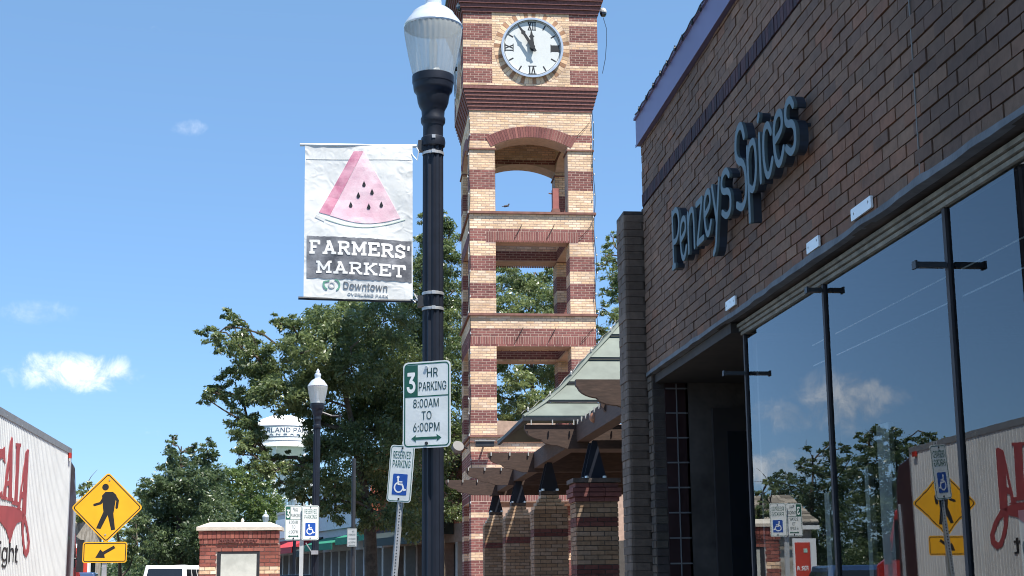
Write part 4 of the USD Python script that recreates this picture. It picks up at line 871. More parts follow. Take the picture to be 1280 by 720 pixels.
c = at(533.5, 505.5, ly-.115); t = thing('parking_sign', 'white and green three hour parking sign strapped to the banner lamp post', 'parking sign', c)
panel(t, c, .352, .575, -29, 0, .034, hr_items(.352, .575))
b = MB()
for dz in (.15, -.17):
    b.lathe([(.0715, -.01), (.0745, -.008), (.0745, .008), (.0715, .01)], (lx, ly, c[2]+dz), 24); b.box((c[0]-.02, c[1]+.01, c[2]+dz-.014), (c[0]+.03, ly-.06, c[2]+dz+.014))
part(t, 'strap', b, GALV, kind='stuff')
def channel_post(t, foot, top, w=.052):
    foot, top = np.asarray(foot, float), np.asarray(top, float); ax = (top-foot)/np.linalg.norm(top-foot); L = np.linalg.norm(top-foot); u = np.cross([0, 1.0, 0], ax); u /= np.linalg.norm(u); nn = np.cross(ax, u)
    prof = Polygon([(-w/2, .012), (-w/2+.012, .012), (-w/4, -.012), (w/4, -.012), (w/2-.012, .012), (w/2, .012), (w/2, .009), (w/2-.010, .009), (w/4+.003, -.016), (-w/4-.003, -.016), (-w/2+.010, .009), (-w/2, .009)])
    p = part(t, 'post', one('shape', prof, foot, u, nn, ax, L), GALV)
    b = MB()
    for k in range(int(L/.0254)): b.shape(Point(0, 0).buffer(.0055, quad_segs=2), foot+ax*(k*.0254+.013)-nn*.0172, u, ax, -nn, .0006)
    part(p, 'perforation', b, BLACK_INK, kind='stuff')
c = at(501, 592, 12.2); t = thing('parking_sign', 'leaning reserved parking sign with blue wheelchair square on perforated post', 'parking sign', (.20, 12.22, .13))
panel(t, c, .222, .462, -29, 5.0, .026, res_items(.222, .462))
f1 = at(493, 719, 12.225); d = (f1-at(500.5, 628, 12.225)); channel_post(t, f1+d*(f1[2]-.13)/(-d[2]), at(500.5, 628, 12.225)-d*.85)
t = thing('parking_sign', 'pair of parking signs side by side on one grey post near the kiosk', 'parking sign', at(377, 700, 20.8)*[1, 1, 0]+[0, 0, .13])
for px, it in ((367, hr_items), (388, res_items)):
    c = at(px, 653.5, 20.8); panel(t, c, .234, .47, 8, 0, .024, it(.234, .47))
q = at(377, 675, 20.84); b = MB(); b.box((q[0]-.027, 20.815, .13), (q[0]+.027, 20.86, q[2]+.45)); part(t, 'post', b, plain('pale_steel_post', (.50, .52, .52), .5, metal=.3))
q = at(440, 672, 40); t = thing('parking_sign', 'small grey parking sign on the dark pole in front of the green awnings', 'parking sign', (q[0], 40, .13))
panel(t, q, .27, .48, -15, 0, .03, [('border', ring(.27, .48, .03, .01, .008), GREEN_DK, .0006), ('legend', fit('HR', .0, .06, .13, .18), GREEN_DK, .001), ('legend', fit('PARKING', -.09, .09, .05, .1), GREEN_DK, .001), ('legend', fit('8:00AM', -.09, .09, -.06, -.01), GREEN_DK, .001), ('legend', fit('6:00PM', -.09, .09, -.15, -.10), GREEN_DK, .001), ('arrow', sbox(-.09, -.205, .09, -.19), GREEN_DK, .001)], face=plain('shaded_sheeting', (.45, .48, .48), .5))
b = MB(); b.lathe([(.06, 0), (.055, 4.6), (.0, 4.62)], (q[0]+.03, 40.12, .13), 12); part(t, 'pole', b, STEEL_DARK, smooth=40)

# pedestrian crossing sign
c = at(134, 634.5, 22.0); t = thing('crossing_sign', 'yellow diamond pedestrian crossing sign above a yellow arrow plaque', 'crossing sign', (c[0], 22.05, .13)); S = .718
dia = affinity.rotate(rounded(S, S, .045), 45, origin=(0, 0)); k = .512/103
pt = lambda x, y: ((x-322)*k, (516-y)*k)
man = unary_union([Point(*pt(315, 457)).buffer(9.5*k), Polygon([pt(308, 482), pt(316, 473), pt(336, 473), pt(345, 481), pt(339, 530), pt(314, 530)]).buffer(2*k),
      strokes([[pt(315, 482), pt(303, 503), pt(286, 508)]], 7.5*k), strokes([[pt(341, 480), pt(351, 496), pt(349, 516)]], 7.5*k), Polygon([pt(313, 525), pt(328, 530), pt(306, 577), pt(293, 575)]), Polygon([pt(322, 528), pt(339, 525), pt(347, 579), pt(336, 581)])])
panel(t, c, S, S, 0, 0, .045, [('border', affinity.rotate(rounded(S-.035, S-.035, .035).difference(rounded(S-.062, S-.062, .025)), 45, origin=(0, 0)), BLACK_INK, .0006), ('walking_figure', man, BLACK_INK, .001), ('bolt', Point(0.02, .395).buffer(.012), GALV, .006), ('bolt', Point(-.01, -.385).buffer(.012), GALV, .006)], face=YELLOW_SHEET, shape=dia)
c2 = at(131, 690.5, 22.0); ar = affinity.rotate(unary_union([sbox(-.03, -.022, .155, .022), Polygon([(-.15, 0), (-.035, .07), (-.02, .022), (-.02, -.022), (-.035, -.07)])]), 30, origin=(0, 0))
panel(t, c2, .622, .294, 0, 0, .035, [('border', ring(.622, .294, .035, .014, .012), BLACK_INK, .0006), ('arrow', ar, BLACK_INK, .001)], face=YELLOW_SHEET, name='arrow_plaque')
b = MB(); b.box((c2[0]-.035, 22.008, .13), (c2[0]+.03, 22.06, c[2]+.43)); part(t, 'post', b, GALV)
# stop sign
c = at(194.6, 696.5, 80); t = thing('stop_sign', 'small dark red octagonal stop sign above the white vehicle', 'stop sign', (c[0], 80.05, 0)); R8 = .40
octa = Polygon([(R8*math.cos(math.pi/8+i*math.pi/4), R8*math.sin(math.pi/8+i*math.pi/4)) for i in range(8)])
panel(t, c, .75, .75, -20, 0, .02, [('border', octa.difference(octa.buffer(-.025)), WHITE_PRINT, .001), ('legend', fit('STOP', -.27, .27, -.11, .11, True), WHITE_PRINT, .0015)], face=plain('red_sheeting', (.34, .03, .035), .5), shape=octa)
b = MB(); b.box((c[0]-.03, 80.01, 0), (c[0]+.03, 80.06, c[2]+.35)); part(t, 'post', b, GALV)

# ---------------------------------------------------------------- brick kiosk
KY = 29.0; kx0, kx1 = at(250, 690, KY)[0], at(347, 690, KY)[0]; zk = lambda py: float(at(298, py, KY)[2])
kio = thing('kiosk', 'small red brick directory kiosk with pale stone cap and framed board', 'kiosk', ((kx0+kx1)/2, KY+.35, .13)); WK = kx1-kx0; dk = .75
core = part(kio, 'core', one('box', (kx0+.004, KY+.004, .13), (kx1-.004, KY+dk, zk(664.5))), MORTAR_LIGHT)
KRED = [(.24, .080, .062), (.27, .095, .07), (.21, .070, .056), (.255, .10, .078)]
pz0, pz1 = zk(800), zk(687.5); px0, px1 = at(271, 690, KY)[0]-kx0, at(325, 690, KY)[0]-kx0; KTAN0, KTAN1 = zk(717), zk(706.5)
ktone = lambda s, z: pick(TAN) if KTAN0 < z < KTAN1 else pick(KRED)
def own(q, s, z): part(core, 'brick', q, BRICK); return True
bricks((kx0, KY, 0), (1, 0, 0), (0, -1, 0), WK, .14, zk(680.5), ktone, holes=[hole(px0, px1, .5, pz1)], single=own, joint=.011, proud=.012, course=.0705)
for x, N, U, o in ((kx0, (-1, 0, 0), (0, -1, 0), (kx0, KY+dk, 0)), (kx1, (1, 0, 0), (0, 1, 0), (kx1, KY, 0))):
    b = bricks(o, U, N, dk, .14, zk(680.5), ktone, joint=.011, proud=.012, course=.0705); part(core, 'side_bricks', b, BRICK, kind='stuff')
b = soldiers(MB(), (kx0-.02, KY-.02, 0), (1, 0, 0), (0, -1, 0), WK+.04, zk(679.5), zk(673.5), KRED, back=.05, w=.085); part(core, 'soldier_course', b, BRICK, kind='stuff')
b = soldiers(MB(), (kx0-.035, KY-.035, 0), (1, 0, 0), (0, -1, 0), WK+.07, zk(673), zk(664), KRED, back=.05, w=.085); part(core, 'soldier_course', b, BRICK, kind='stuff')
cw = part(kio, 'word_panel', one('box', (kx0+WK*.22, KY-.036, zk(679.2)), (kx0+WK*.76, KY-.015, zk(673.8))), plain('red_terracotta', (.27, .085, .065), .8, var=.15))
part(cw, 'lettering', one('shape', fit('DIRECTORY', -WK*.25, WK*.25, -.033, .033, True), (kx0+WK*.49, KY-.036, (zk(679.2)+zk(673.8))/2), (1, 0, 0), Z, (0, -1, 0), .012), plain('dark_terracotta', (.11, .04, .035), .8))
b = MB(); e = .075; zc = zk(663); b.box((kx0-e, KY-e, zc), (kx1+e, KY+dk+e, zc+.065)); b.add([[kx0-e, KY-e, zc+.065], [kx1+e, KY-e, zc+.065], [kx1+e, KY+dk+e, zc+.065], [kx0-e, KY+dk+e, zc+.065], [kx0+.16, KY+.12, zc+.16], [kx1-.16, KY+.12, zc+.16], [kx1-.16, KY+dk-.12, zc+.16], [kx0+.16, KY+dk-.12, zc+.16]], BOXF[2:]); part(kio, 'cap', b, STONE)
part(kio, 'finial', MB().lathe([(.03, 0), (.03, .05), (.012, .08), (0, .085)], ((kx0+kx1)/2+.03, KY+.3, zc+.158), 10), STONE)
fx0, fx1 = kx0+px0+.01, kx0+px1-.01
b = MB(); b.box((fx0, KY-.002, .55), (fx0+.07, KY+.02, pz1-.01)); b.box((fx1-.05, KY-.002, .55), (fx1, KY+.02, pz1-.01)); b.box((fx0+.07, KY-.002, pz1-.07), (fx1-.05, KY+.02, pz1-.01)); fr_ = part(kio, 'frame', b, STEEL_DARK)
part(kio, 'notice_board', one('box', (fx0+.07, KY+.0005, .6), (fx1-.05, KY+.0035, pz1-.07)), two('faded_board', (.42, .44, .40), (.56, .58, .53), 2.2, rough=.35, bump=.05))

# ---------------------------------------------------------------- box truck
XR, XL = -5.2, -7.65; YF, YR = 27.4, 16.6; zt0, zt1 = 1.05, 3.945
trk = thing('box_truck', 'white box truck with red lettering on its ribbed side and a red cab', 'truck', (XR, YF, 0)); TYAW = math.radians(2.5)
UsdGeom.Xformable(stage.GetPrimAtPath(trk)).AddRotateZOp().Set(math.degrees(TYAW))
def on_side(px, py):  # the point of the truck's side that a pixel shows, in the unturned truck's own coordinates
    d = ray(px, py); m_ = np.array([[d[0], math.sin(TYAW)], [d[1], -math.cos(TYAW)]]); k_, s_ = np.linalg.solve(m_, np.array([XR, YF])-EYE[:2]); return np.array([XR, YF+s_, EYE[2]+d[2]*k_])
body_ = part(trk, 'cargo_box', one('box', (XL, YR, zt0), (XR, YF, zt1-.10)), TRUCK_WHITE)
b = MB(); b.box((XL-.01, YR-.01, zt1-.12), (XR+.014, YF+.012, zt1-.015)); b.box((XL+.03, YR+.03, zt1-.015), (XR-.03, YF-.03, zt1)); part(body_, 'roof_rail', b, plain('grey_roof_rail', (.26, .28, .30), .45, metal=.4))
b = MB()
for k in range(83): b.box((XR-.002, YR+.06+k*.129, zt0+.12), (XR+.006, YR+.078+k*.129, zt1-.125))
part(body_, 'side_rib', b, TRUCK_WHITE, kind='stuff')
b = MB(); b.box((XR-.01, YF-.035, zt0), (XR+.012, YF+.014, zt1-.13)); part(body_, 'corner_post', b, ALU)
part(body_, 'lower_rail', one('box', (XL-.005, YR, zt0-.02), (XR+.012, YF-.04, zt0+.12)), ALU)
q = on_side(86, 569.5); b = MB(); b.box((XR+.013, q[1]-.10, q[2]-.05), (XR+.05, q[1]+.04, q[2]+.045)); part(body_, 'marker_lamp', b, plain('red_lens', (.4, .03, .02), .2))
def tp(x, y):  # enlarged photograph's units to (distance along the truck, height)
    p = on_side(x/3.273, 500+y/3.273); return (p[1], p[2])
def tpoly(pts): return Polygon([tp(*p) for p in pts]).buffer(0)
glyphs = [tpoly([(103, 212), (112, 200), (116, 205), (103, 470), (88, 476), (92, 400), (84, 404), (80, 440), (86, 446), (66, 450), (70, 440), (74, 425)]).difference(tpoly([(97, 300), (93, 372), (86, 378)])),
          tpoly([(62, 176), (84, 178), (83, 192), (79, 194), (69, 415), (76, 418), (74, 434), (46, 426), (48, 412), (56, 412), (66, 192), (62, 188)]),
          tpoly([(40, 165), (46, 150), (50, 158), (46, 400), (52, 402), (51, 418), (26, 410), (28, 398), (33, 398), (34, 350), (25, 352), (22, 395), (26, 398), (24, 410), (2, 404), (4, 394), (10, 392)]).difference(tpoly([(40, 250), (35, 330), (28, 332)])),
          tpoly([(18, 190), (20, 262), (13, 250), (6, 235), (-6, 250), (-16, 300), (-14, 360), (-4, 380), (6, 372), (8, 392), (-10, 402), (-28, 380), (-34, 310), (-24, 230), (-8, 200), (8, 200)]),
          tpoly([(-60, 420), (-20, 430), (20, 433), (50, 436), (78, 446), (97, 468), (84, 496), (66, 505), (54, 530), (46, 560), (38, 590), (32, 562), (22, 530), (0, 500), (-30, 480), (-60, 470)]),
          tpoly([(88, 470), (101, 466), (112, 520), (120, 580), (117, 620), (105, 645), (95, 630), (87, 560), (86, 500)]).difference(tpoly([(96, 500), (104, 520), (111, 575), (109, 605), (103, 615), (98, 590), (94, 540)]))]
for g in glyphs: part(body_, 'lettering', one('shape', g, (XR+.0065, 0, 0), (0, 1, 0), Z, (1, 0, 0), .004), RED_INK)
y0_, z0_ = tp(-40, 632); y1_, z1_ = tp(70, 640)
part(body_, 'small_lettering', one('shape', fit('freight', y0_-.6, y1_, z1_-.17, z1_+.19), (XR+.0065, 0, 0), (0, 1, 0), Z, (1, 0, 0), .004), BLACK_INK)
q = on_side(62, 696); part(body_, 'fleet_number', one('shape', fit('4471' if False else 'HNS', q[1]-.28, q[1]+.28, q[2]-.055, q[2]+.055), (XR+.0065, 0, 0), (0, 1, 0), Z, (1, 0, 0), .004), RED_INK) if False else None
XC = XR-.12
fair = hull([(x, y, z) for x in (XR-.11, XL+.11) for y, z in ((YF+.16, 1.0), (YF+.16, 3.70), (YF+.72, 3.62), (YF+1.02, 3.1), (YF+1.04, 1.0))], .09, 14); part(trk, 'sleeper_fairing', fair, MAROON, smooth=40)
cabx0, cabx1 = XL+.2, XR-.18
cab_ = hull([(x, y, z) for x in (cabx0, cabx1) for y, z in ((YF+1.2, .75), (YF+1.2, 2.75), (YF+1.5, 2.75), (YF+2.05, 2.0), (YF+2.1, .75))], .08, 12)+hull([(x, y, z) for x in (cabx0+.1, cabx1-.1) for y, z in ((YF+2.0, .7), (YF+2.0, 1.95), (YF+3.2, 1.7), (YF+3.3, .7))], .1, 12)
cb = part(trk, 'cab', cab_, RED_PAINT, smooth=40)
for x, sgn in ((cabx1+.081, 1), (cabx0-.081, -1)):
    b = MB(); b.shape(Polygon([(YF+.98, 1.85), (YF+1.82, 1.85), (YF+1.52, 2.62), (YF+.98, 2.62)]), (x, 0, 0), (0, 1, 0), Z, (sgn, 0, 0), .006); part(cb, 'side_window', b, DARK_GLASS)
    b = MB(); b.box((x+sgn*.10-.06, YF+1.72, 1.75), (x+sgn*.10+.06, YF+1.82, 2.35)); b.tube([(x, YF+1.75, 2.0), (x+sgn*.1, YF+1.77, 2.0)], .02, 5); part(cb, 'mirror', b, STEEL_DARK)
    b = MB(); b.tube([(x+sgn*.06, YF+.82, .8), (x+sgn*.06, YF+.82, 2.9)], .06, 10); part(trk, 'exhaust_stack', b, ALU)
    b = MB(); b.box((x-sgn*.08, YF+1.0, 1.3), (x+sgn*.003, YF+1.9, 1.33)); part(cb, 'trim', b, plain('yellow_stripe', (.7, .35, .03), .4))
v = np.array([(cabx0+.03, YF+1.59, 2.70), (cabx1-.03, YF+1.59, 2.70), (cabx1-.03, YF+2.12, 2.02), (cabx0+.03, YF+2.12, 2.02)]); part(cb, 'windscreen', trimesh.convex.convex_hull(np.vstack([v, v+[0, .01, .008]])), DARK_GLASS)
part(cb, 'grille', one('box', (cabx0+.4, YF+3.39, .75), (cabx1-.4, YF+3.42, 1.5)), ALU); part(trk, 'bumper', one('box', (cabx0-.05, YF+3.43, .4), (cabx1+.05, YF+3.55, .72)), ALU)
def wheel(t, x, y, z, r, w, axis=0, yaw=0.0, m=TAR):
    p = np.array([[0, -w/2], [r*.6, -w/2], [r*.92, -w/2], [r, -w*.36], [r, w*.36], [r*.92, w/2], [r*.6, w/2], [0, w/2]]); b = MB().lathe([(max(a, .001), z_) for a, z_ in p], (0, 0, 0), 20)
    vv = b.v[0]; b.v[0] = np.stack([vv[:, 2], vv[:, 0], vv[:, 1]], 1); h = MB().lathe([(.001, -w*.53), (r*.35, -w*.53), (r*.58, -w*.51), (r*.58, w*.51), (r*.35, w*.53), (.001, w*.53)], (0, 0, 0), 16); vv = h.v[0]; h.v[0] = np.stack([vv[:, 2], vv[:, 0], vv[:, 1]], 1)
    c, s = math.cos(yaw), math.sin(yaw)
    for q in (b, h): vv = q.v[0]; q.v[0] = np.stack([vv[:, 0]*c-vv[:, 1]*s+x, vv[:, 0]*s+vv[:, 1]*c+y, vv[:, 2]+z], 1)
    wp = part(t, 'wheel', b, m, smooth=40); part(wp, 'rim', h, ALU, smooth=40)
for y in (YR+1.2, YR+2.5, YF+2.55):
    for x in (XR-.25, XL+.25): wheel(trk, x, y, .5, .5, .3)
part(trk, 'chassis', one('box', (XL+.8, YR+.2, .55), (XR-.8, YF+2.0, 1.09)), STEEL_DARK)

# ---------------------------------------------------------------- cars
def car(name, label, cat, x, y, yaw, L, W_, H, paint, suv=False):
    t = thing(name, label, cat, (x, y, 0)); c, s = math.cos(yaw), math.sin(yaw); T = lambda p: (np.asarray(p, float)@np.array([[c, s, 0], [-s, c, 0], [0, 0, 1]])+[x, y, 0])
    hb = H*.56; w = W_/2
    low = hull(T([(sx*(w-.08), yy, zz) for sx in (-1, 1) for yy, zz in ((-L/2+.1, .38), (-L/2+.1, hb-.10), (-L/2+.35, hb-.05), (L/2-.2, hb-.16), (L/2-.1, .45), (L/2-.2, .3), (-L/2+.2, .3))]), .075, 12)
    y0, y1, y2, y3 = (-L/2+.12, -L/2+.40, L*.08, L*.25) if suv else (-L/2+.65, -L/2+1.3, L*.06, L*.25)
    top = hull(T([(sx*(w-.12), y0, hb) for sx in (-1, 1)]+[(sx*(w-.12), y3, hb-.03) for sx in (-1, 1)]+[(sx*(w-.24), yy, H-.06) for sx in (-1, 1) for yy in (y1, y2)]), .06, 12)
    bd = part(t, 'body', low+top, paint, smooth=35)
    def glass(nm, pts, n):
        p = T(pts); n = np.asarray(n, float)@np.array([[c, s, 0], [-s, c, 0], [0, 0, 1]]); n /= np.linalg.norm(n); part(bd, nm, trimesh.convex.convex_hull(np.vstack([p+n*.060, p+n*.067])), DARK_GLASS)
    for sx in (-1, 1):
        lerp = lambda a, b_, f_: a+(b_-a)*f_
        xb, xt = sx*(w-.12), sx*(w-.24); f0, f1 = .14, .86; zz0, zz1 = lerp(hb, H-.06, f0), lerp(hb, H-.06, f1); xa, xc = lerp(xb, xt, f0), lerp(xb, xt, f1)
        ya0, ya1 = lerp(y0, y1, f0)+.08, lerp(y0, y1, f1)+.08; yb0, yb1 = lerp(y3, y2, f0)-.08, lerp(y3, y2, f1)-.08; cuts = [0, .30, .63, 1] if suv else [0, .48, 1]
        for a, b_ in zip(cuts[:-1], cuts[1:]):
            a2, b2 = a+(.025 if a else 0), b_-(.025 if b_ < 1 else 0)
            glass('side_window', [(xa, lerp(ya0, yb0, a2), zz0), (xa, lerp(ya0, yb0, b2), zz0), (xc, lerp(ya1, yb1, b2), zz1), (xc, lerp(ya1, yb1, a2), zz1)], (sx, 0, .2))
        part(bd, 'tail_lamp', hull(T([(sx*(w-.1), -L/2+.05, zz) for zz in (hb-.42, hb-.10)]), .05, 8), plain('tail_lens', (.4, .02, .02), .2)); part(bd, 'headlamp', hull(T([(sx*(w-.25), L/2-.08, .62), (sx*(w-.14), L/2-.12, .66)]), .07, 8), DARK_GLASS)
        part(bd, 'door_mirror', hull(T([(sx*(w+.02), y3-.25, hb+.04), (sx*(w+.12), y3-.28, hb+.07)]), .05, 8), paint)
        for yy in (-L*.30, L*.31): q = T([(sx*(w-.10), yy, .33)])[0]; wheel(t, q[0], q[1], .33, .33, .22, yaw=yaw)
    dn = (w-.26)
    glass('rear_window', [(-dn-.03, y0+(y1-y0)*.15, hb+(H-.06-hb)*.15), (dn+.03, y0+(y1-y0)*.15, hb+(H-.06-hb)*.15), (dn-.06, y0+(y1-y0)*.88, hb+(H-.06-hb)*.88), (-dn+.06, y0+(y1-y0)*.88, hb+(H-.06-hb)*.88)], (0, -(H-hb), y1-y0))
    glass('windscreen', [(-dn-.03, y3+(y2-y3)*.1, hb+(H-.06-hb)*.1), (dn+.03, y3+(y2-y3)*.1, hb+(H-.06-hb)*.1), (dn-.06, y3+(y2-y3)*.9, hb+(H-.06-hb)*.9), (-dn+.06, y3+(y2-y3)*.9, hb+(H-.06-hb)*.9)], (0, H-hb, y3-y2))
    part(bd, 'number_plate', one('box', (x-.15, y-.01, .3), (x+.15, y+.01, .32)), ALU) if False else None
    return t
NAVY = plain('navy_car_paint', (.012, .022, .05), .25, coat_weight=.8); CARBLUE = plain('blue_car_paint', (.02, .05, .13), .25, coat_weight=.8); CHAR = plain('charcoal_car_paint', (.03, .033, .04), .25, coat_weight=.8)
q = at(209, 710, 60); car('parked_suv', 'white sport utility vehicle parked below the small stop sign', 'car', q[0]+.1, 63, math.radians(-7), 5.1, 1.98, 2.16, WHITE_PAINT, True)
q = at(241, 712, 66); car('parked_car', 'dark navy car roof just left of the brick kiosk', 'car', q[0]+.4, 67, math.radians(-4), 4.8, 1.85, 1.88, NAVY, True)
q = at(350, 716, 58); car('parked_car', 'dark car roof just right of the brick kiosk', 'car', q[0], 58, math.radians(20), 4.7, 1.85, 1.72, CHAR, True)
car('parked_car', 'blue car seen only as a reflection at the bottom of the shop windows', 'car', -7.1, 37.5, math.radians(8), 4.7, 1.85, 1.78, CARBLUE, True)

# ---------------------------------------------------------------- trees
def leaves(clumps, rng, leaf=.15, aspect=.38, dens=560, droop=.5, spray=.30, flat=.85):
    C, O, S, TN, cnt = [], [], [], [], []
    for c, r, tone in clumps:
        r = r*1.14; n_s = min(max(7, int(24*(r/.7)**1.7)), 90); n_l = max(10, int(2.6*dens*(r/.7)**2/n_s*(.17/leaf)**2))
        d = rng.normal(size=(n_s, 3)); d /= np.linalg.norm(d, axis=1, keepdims=True); rad = r*rng.uniform(.25, 1.0, n_s)**.55
        out = d*[1, 1, .4]+[0, 0, -droop*.3]; out /= np.linalg.norm(out, axis=1, keepdims=True)
        C.append(c+d*rad[:, None]*[1, 1, flat]); O.append(out); S.append(np.full(n_s, r)); TN.append(tone+.12*rng.normal(size=n_s)); cnt.append(np.full(n_s, n_l))
    k = np.repeat(np.arange(sum(map(len, C))), np.concatenate(cnt)); C, O, S, TN = [np.concatenate(q)[k] for q in (C, O, S, TN)]; n = len(k); S = S[:, None]*spray
    p = C+rng.normal(size=(n, 3))*S*[.62, .62, .36]+O*rng.uniform(-.2, .75, (n, 1))*S*1.2
    a = rng.normal(size=(n, 3))*.75+O+[0, 0, -droop]; a /= np.linalg.norm(a, axis=1, keepdims=True)
    w = np.cross(a, rng.normal(size=(n, 3))); w /= np.linalg.norm(w, axis=1, keepdims=True); L = leaf*rng.uniform(.55, 1.3, (n, 1))
    V = np.stack([p-a*L/2, p+w*L*aspect/2, p+a*L/2, p-w*L*aspect/2], 1); T = np.clip(TN+rng.normal(size=n)*.22, 0, 1); i = np.arange(n)[:, None]*4
    f = np.concatenate([i+[0, 1, 2], i+[0, 2, 3]], 1).reshape(-1, 3)
    m = MB(); m.v, m.f, m.t, m.n = [V.reshape(-1, 3)], [f], [np.repeat(T, 4)[:, None]*np.ones(3)], 4*n; return m
def tree(name, label, base, fork, clumps, seed, m=LEAF, r0=.22, group=None, **kw):
    rng = np.random.default_rng(seed); base = np.asarray(base, float); t = thing(name, label, 'tree', base, group)
    top = base+[0, 0, fork]; hi = max(c[0][2] for c in clumps); cen = np.mean([c[0] for c in clumps], 0)
    lead = np.array([cen[0]*.6+base[0]*.4, cen[1]*.6+base[1]*.4, hi-.6])
    pts = [base+[0, 0, -.1], base+[0, 0, .3], base+[.05, 0, fork*.5], top, top*.5+lead*.5+[rng.uniform(-.2, .2), 0, 0], lead]
    part(t, 'trunk', one('tube', pts, [r0*1.35, r0*1.05, r0*.92, r0*.85, r0*.4, .03], 10), BARK, smooth=50)
    # limbs: each clump hangs on the nearest point of the tree that is already built, so that branches fork
    trunk_pts = [top*(1-h)+lead*h for h in np.linspace(0, .95, 9)]
    nodes_ = list(trunk_pts); par = [-1]+list(range(8)); load = [0.0]*9
    order = sorted(clumps, key=lambda c: np.min(np.linalg.norm(np.array(trunk_pts)-c[0], axis=1)+.35*np.maximum(0, np.array(trunk_pts)[:, 2]-c[0][2])))
    for c, r, tone in order:
        q_ = np.array(nodes_); dd = np.linalg.norm(q_-c, axis=1)+.8*np.maximum(0, q_[:, 2]-c[2]+.3)+.25*np.array([np.min(np.linalg.norm(np.array(trunk_pts)-n_, axis=1)) for n_ in nodes_]); dd[0] += .0
        par.append(int(np.argmin(dd))); nodes_.append(np.asarray(c)); load.append(0.0)
    for i in range(len(nodes_)-1, 8, -1):
        j = i; g_ = clumps and 1.0
        while j > 8: load[j] += g_; j = par[j]
    b = MB()
    for i in range(9, len(nodes_)):
        p_, c = nodes_[par[i]], nodes_[i]; rr = .012+.016*math.sqrt(load[i]); L_ = np.linalg.norm(c-p_)
        mid = (p_+c)/2+rng.normal(size=3)*.10*L_+[0, 0, .08*L_]; b.tube([p_, p_*.6+mid*.4, mid, mid*.4+c*.6, c], [rr*1.25, rr*1.1, rr, rr*.85, rr*.7], 5)
        for _ in range(3):
            e = c+rng.normal(size=3)*clumps[0][1]*.7; b.tube([c, (c+e)/2+rng.normal(size=3)*.05, e], [rr*.5, .010, .005], 4)
    part(t, 'branches', b, BARK, kind='stuff'); part(t, 'crown', leaves(clumps, rng, **kw), m, kind='stuff'); return t
def cl_px(lst, Y, rng, dy=2.0, tone=.45, dens=None):
    out = []
    for e in lst:
        px, py, r = e[:3]; y = Y+rng.uniform(-dy, dy)+(e[3] if len(e) > 3 else 0); out.append((at(px, py, y), r*y/FPX, np.clip(tone+rng.uniform(-.15, .15), 0, 1)))
    return out
rng = np.random.default_rng(5)
BIG = [(284, 393, 8), (291, 402, 9), (300, 410, 12), (256, 413, 8), (268, 420, 11), (284, 432, 14), (303, 436, 16), (318, 425, 12), (322, 448, 20), (300, 462, 15), (340, 468, 20), (288, 470, 12), (268, 492, 12), (258, 498, 8), (280, 490, 12), (300, 500, 13), (318, 492, 20), (342, 496, 20), (330, 470, 18), (358, 486, 22), (300, 524, 14), (312, 536, 16), (296, 545, 9), (318, 560, 14), (306, 560, 12), (326, 578, 14), (298, 568, 9),
       (346, 400, 8), (356, 406, 10), (366, 402, 11), (372, 420, 16), (358, 440, 13), (380, 440, 22), (394, 410, 22), (400, 395, 15), (420, 400, 26), (412, 440, 28), (440, 395, 20), (455, 420, 30), (385, 470, 24), (360, 510, 12), (380, 505, 18), (405, 480, 28), (440, 465, 32), (480, 400, 28), (490, 440, 32), (470, 480, 32), (430, 515, 30), (402, 530, 18), (395, 556, 14), (412, 560, 22), (345, 590, 13), (362, 582, 11), (385, 585, 14), (372, 598, 12), (440, 560, 30), (420, 600, 24), (398, 606, 16), (470, 530, 32), (480, 580, 30), (455, 605, 26), (500, 500, 32), (505, 545, 30), (440, 630, 18), (495, 615, 24), (420, 636, 16), (470, 640, 20), (500, 648, 18), (450, 652, 12), (405, 628, 14), (520, 655, 20), (310, 526, 12), (322, 548, 10), (318, 534, 9), (384, 548, 9), (391, 570, 12), (352, 572, 9), (338, 576, 9), (372, 612, 12), (356, 606, 11), (390, 596, 14), (386, 625, 11), (330, 592, 10)]
q = at(462, 722, 52)
tree('shade_tree', 'big feathery green tree with long arching left branches behind the street lamps', (q[0], 52, .1), 3.2, cl_px(BIG, 52, rng, 2.2), 21, r0=.26)
TALL = [(547, 266, 9), (556, 278, 14), (560, 300, 18), (530, 275, 8), (524, 300, 10), (545, 320, 20), (565, 330, 18), (525, 330, 14), (540, 350, 24), (566, 365, 22), (520, 365, 20), (545, 390, 28), (515, 400, 26), (568, 410, 22), (540, 430, 30), (510, 440, 28), (565, 455, 24), (530, 475, 32), (560, 500, 26), (520, 520, 32), (555, 545, 28), (525, 570, 32), (560, 590, 24), (540, 620, 28), (515, 620, 24), (560, 640, 18)]
q = at(548, 722, 56); tree('shade_tree', 'tall narrow green tree rising between the banner lamp post and the tower', (q[0], 56, .1), 3.6, cl_px(TALL, 56, rng, 2.0, .4), 22, r0=.24)
MID = [(632, 338, 12), (648, 348, 16), (628, 360, 18), (658, 362, 16), (676, 350, 12), (688, 340, 10), (683, 368, 20), (640, 385, 22), (668, 392, 22), (700, 380, 20), (625, 410, 22), (655, 425, 24), (690, 420, 24), (712, 400, 20), (630, 452, 16), (646, 476, 17), (668, 462, 20), (690, 470, 22), (640, 500, 18), (664, 505, 20), (622, 520, 14), (650, 530, 22), (684, 510, 22), (708, 455, 22), (612, 490, 12), (636, 556, 20), (670, 550, 24), (600, 560, 16), (606, 600, 18), (700, 560, 24), (660, 600, 24), (712, 610, 22)]
q = at(668, 722, 60); tree('shade_tree', 'sunlit leafy tree seen through the openings of the clock tower', (q[0], 60, .1), 3.4, cl_px(MID, 60, rng, 2.2, .62), 23, r0=.22)
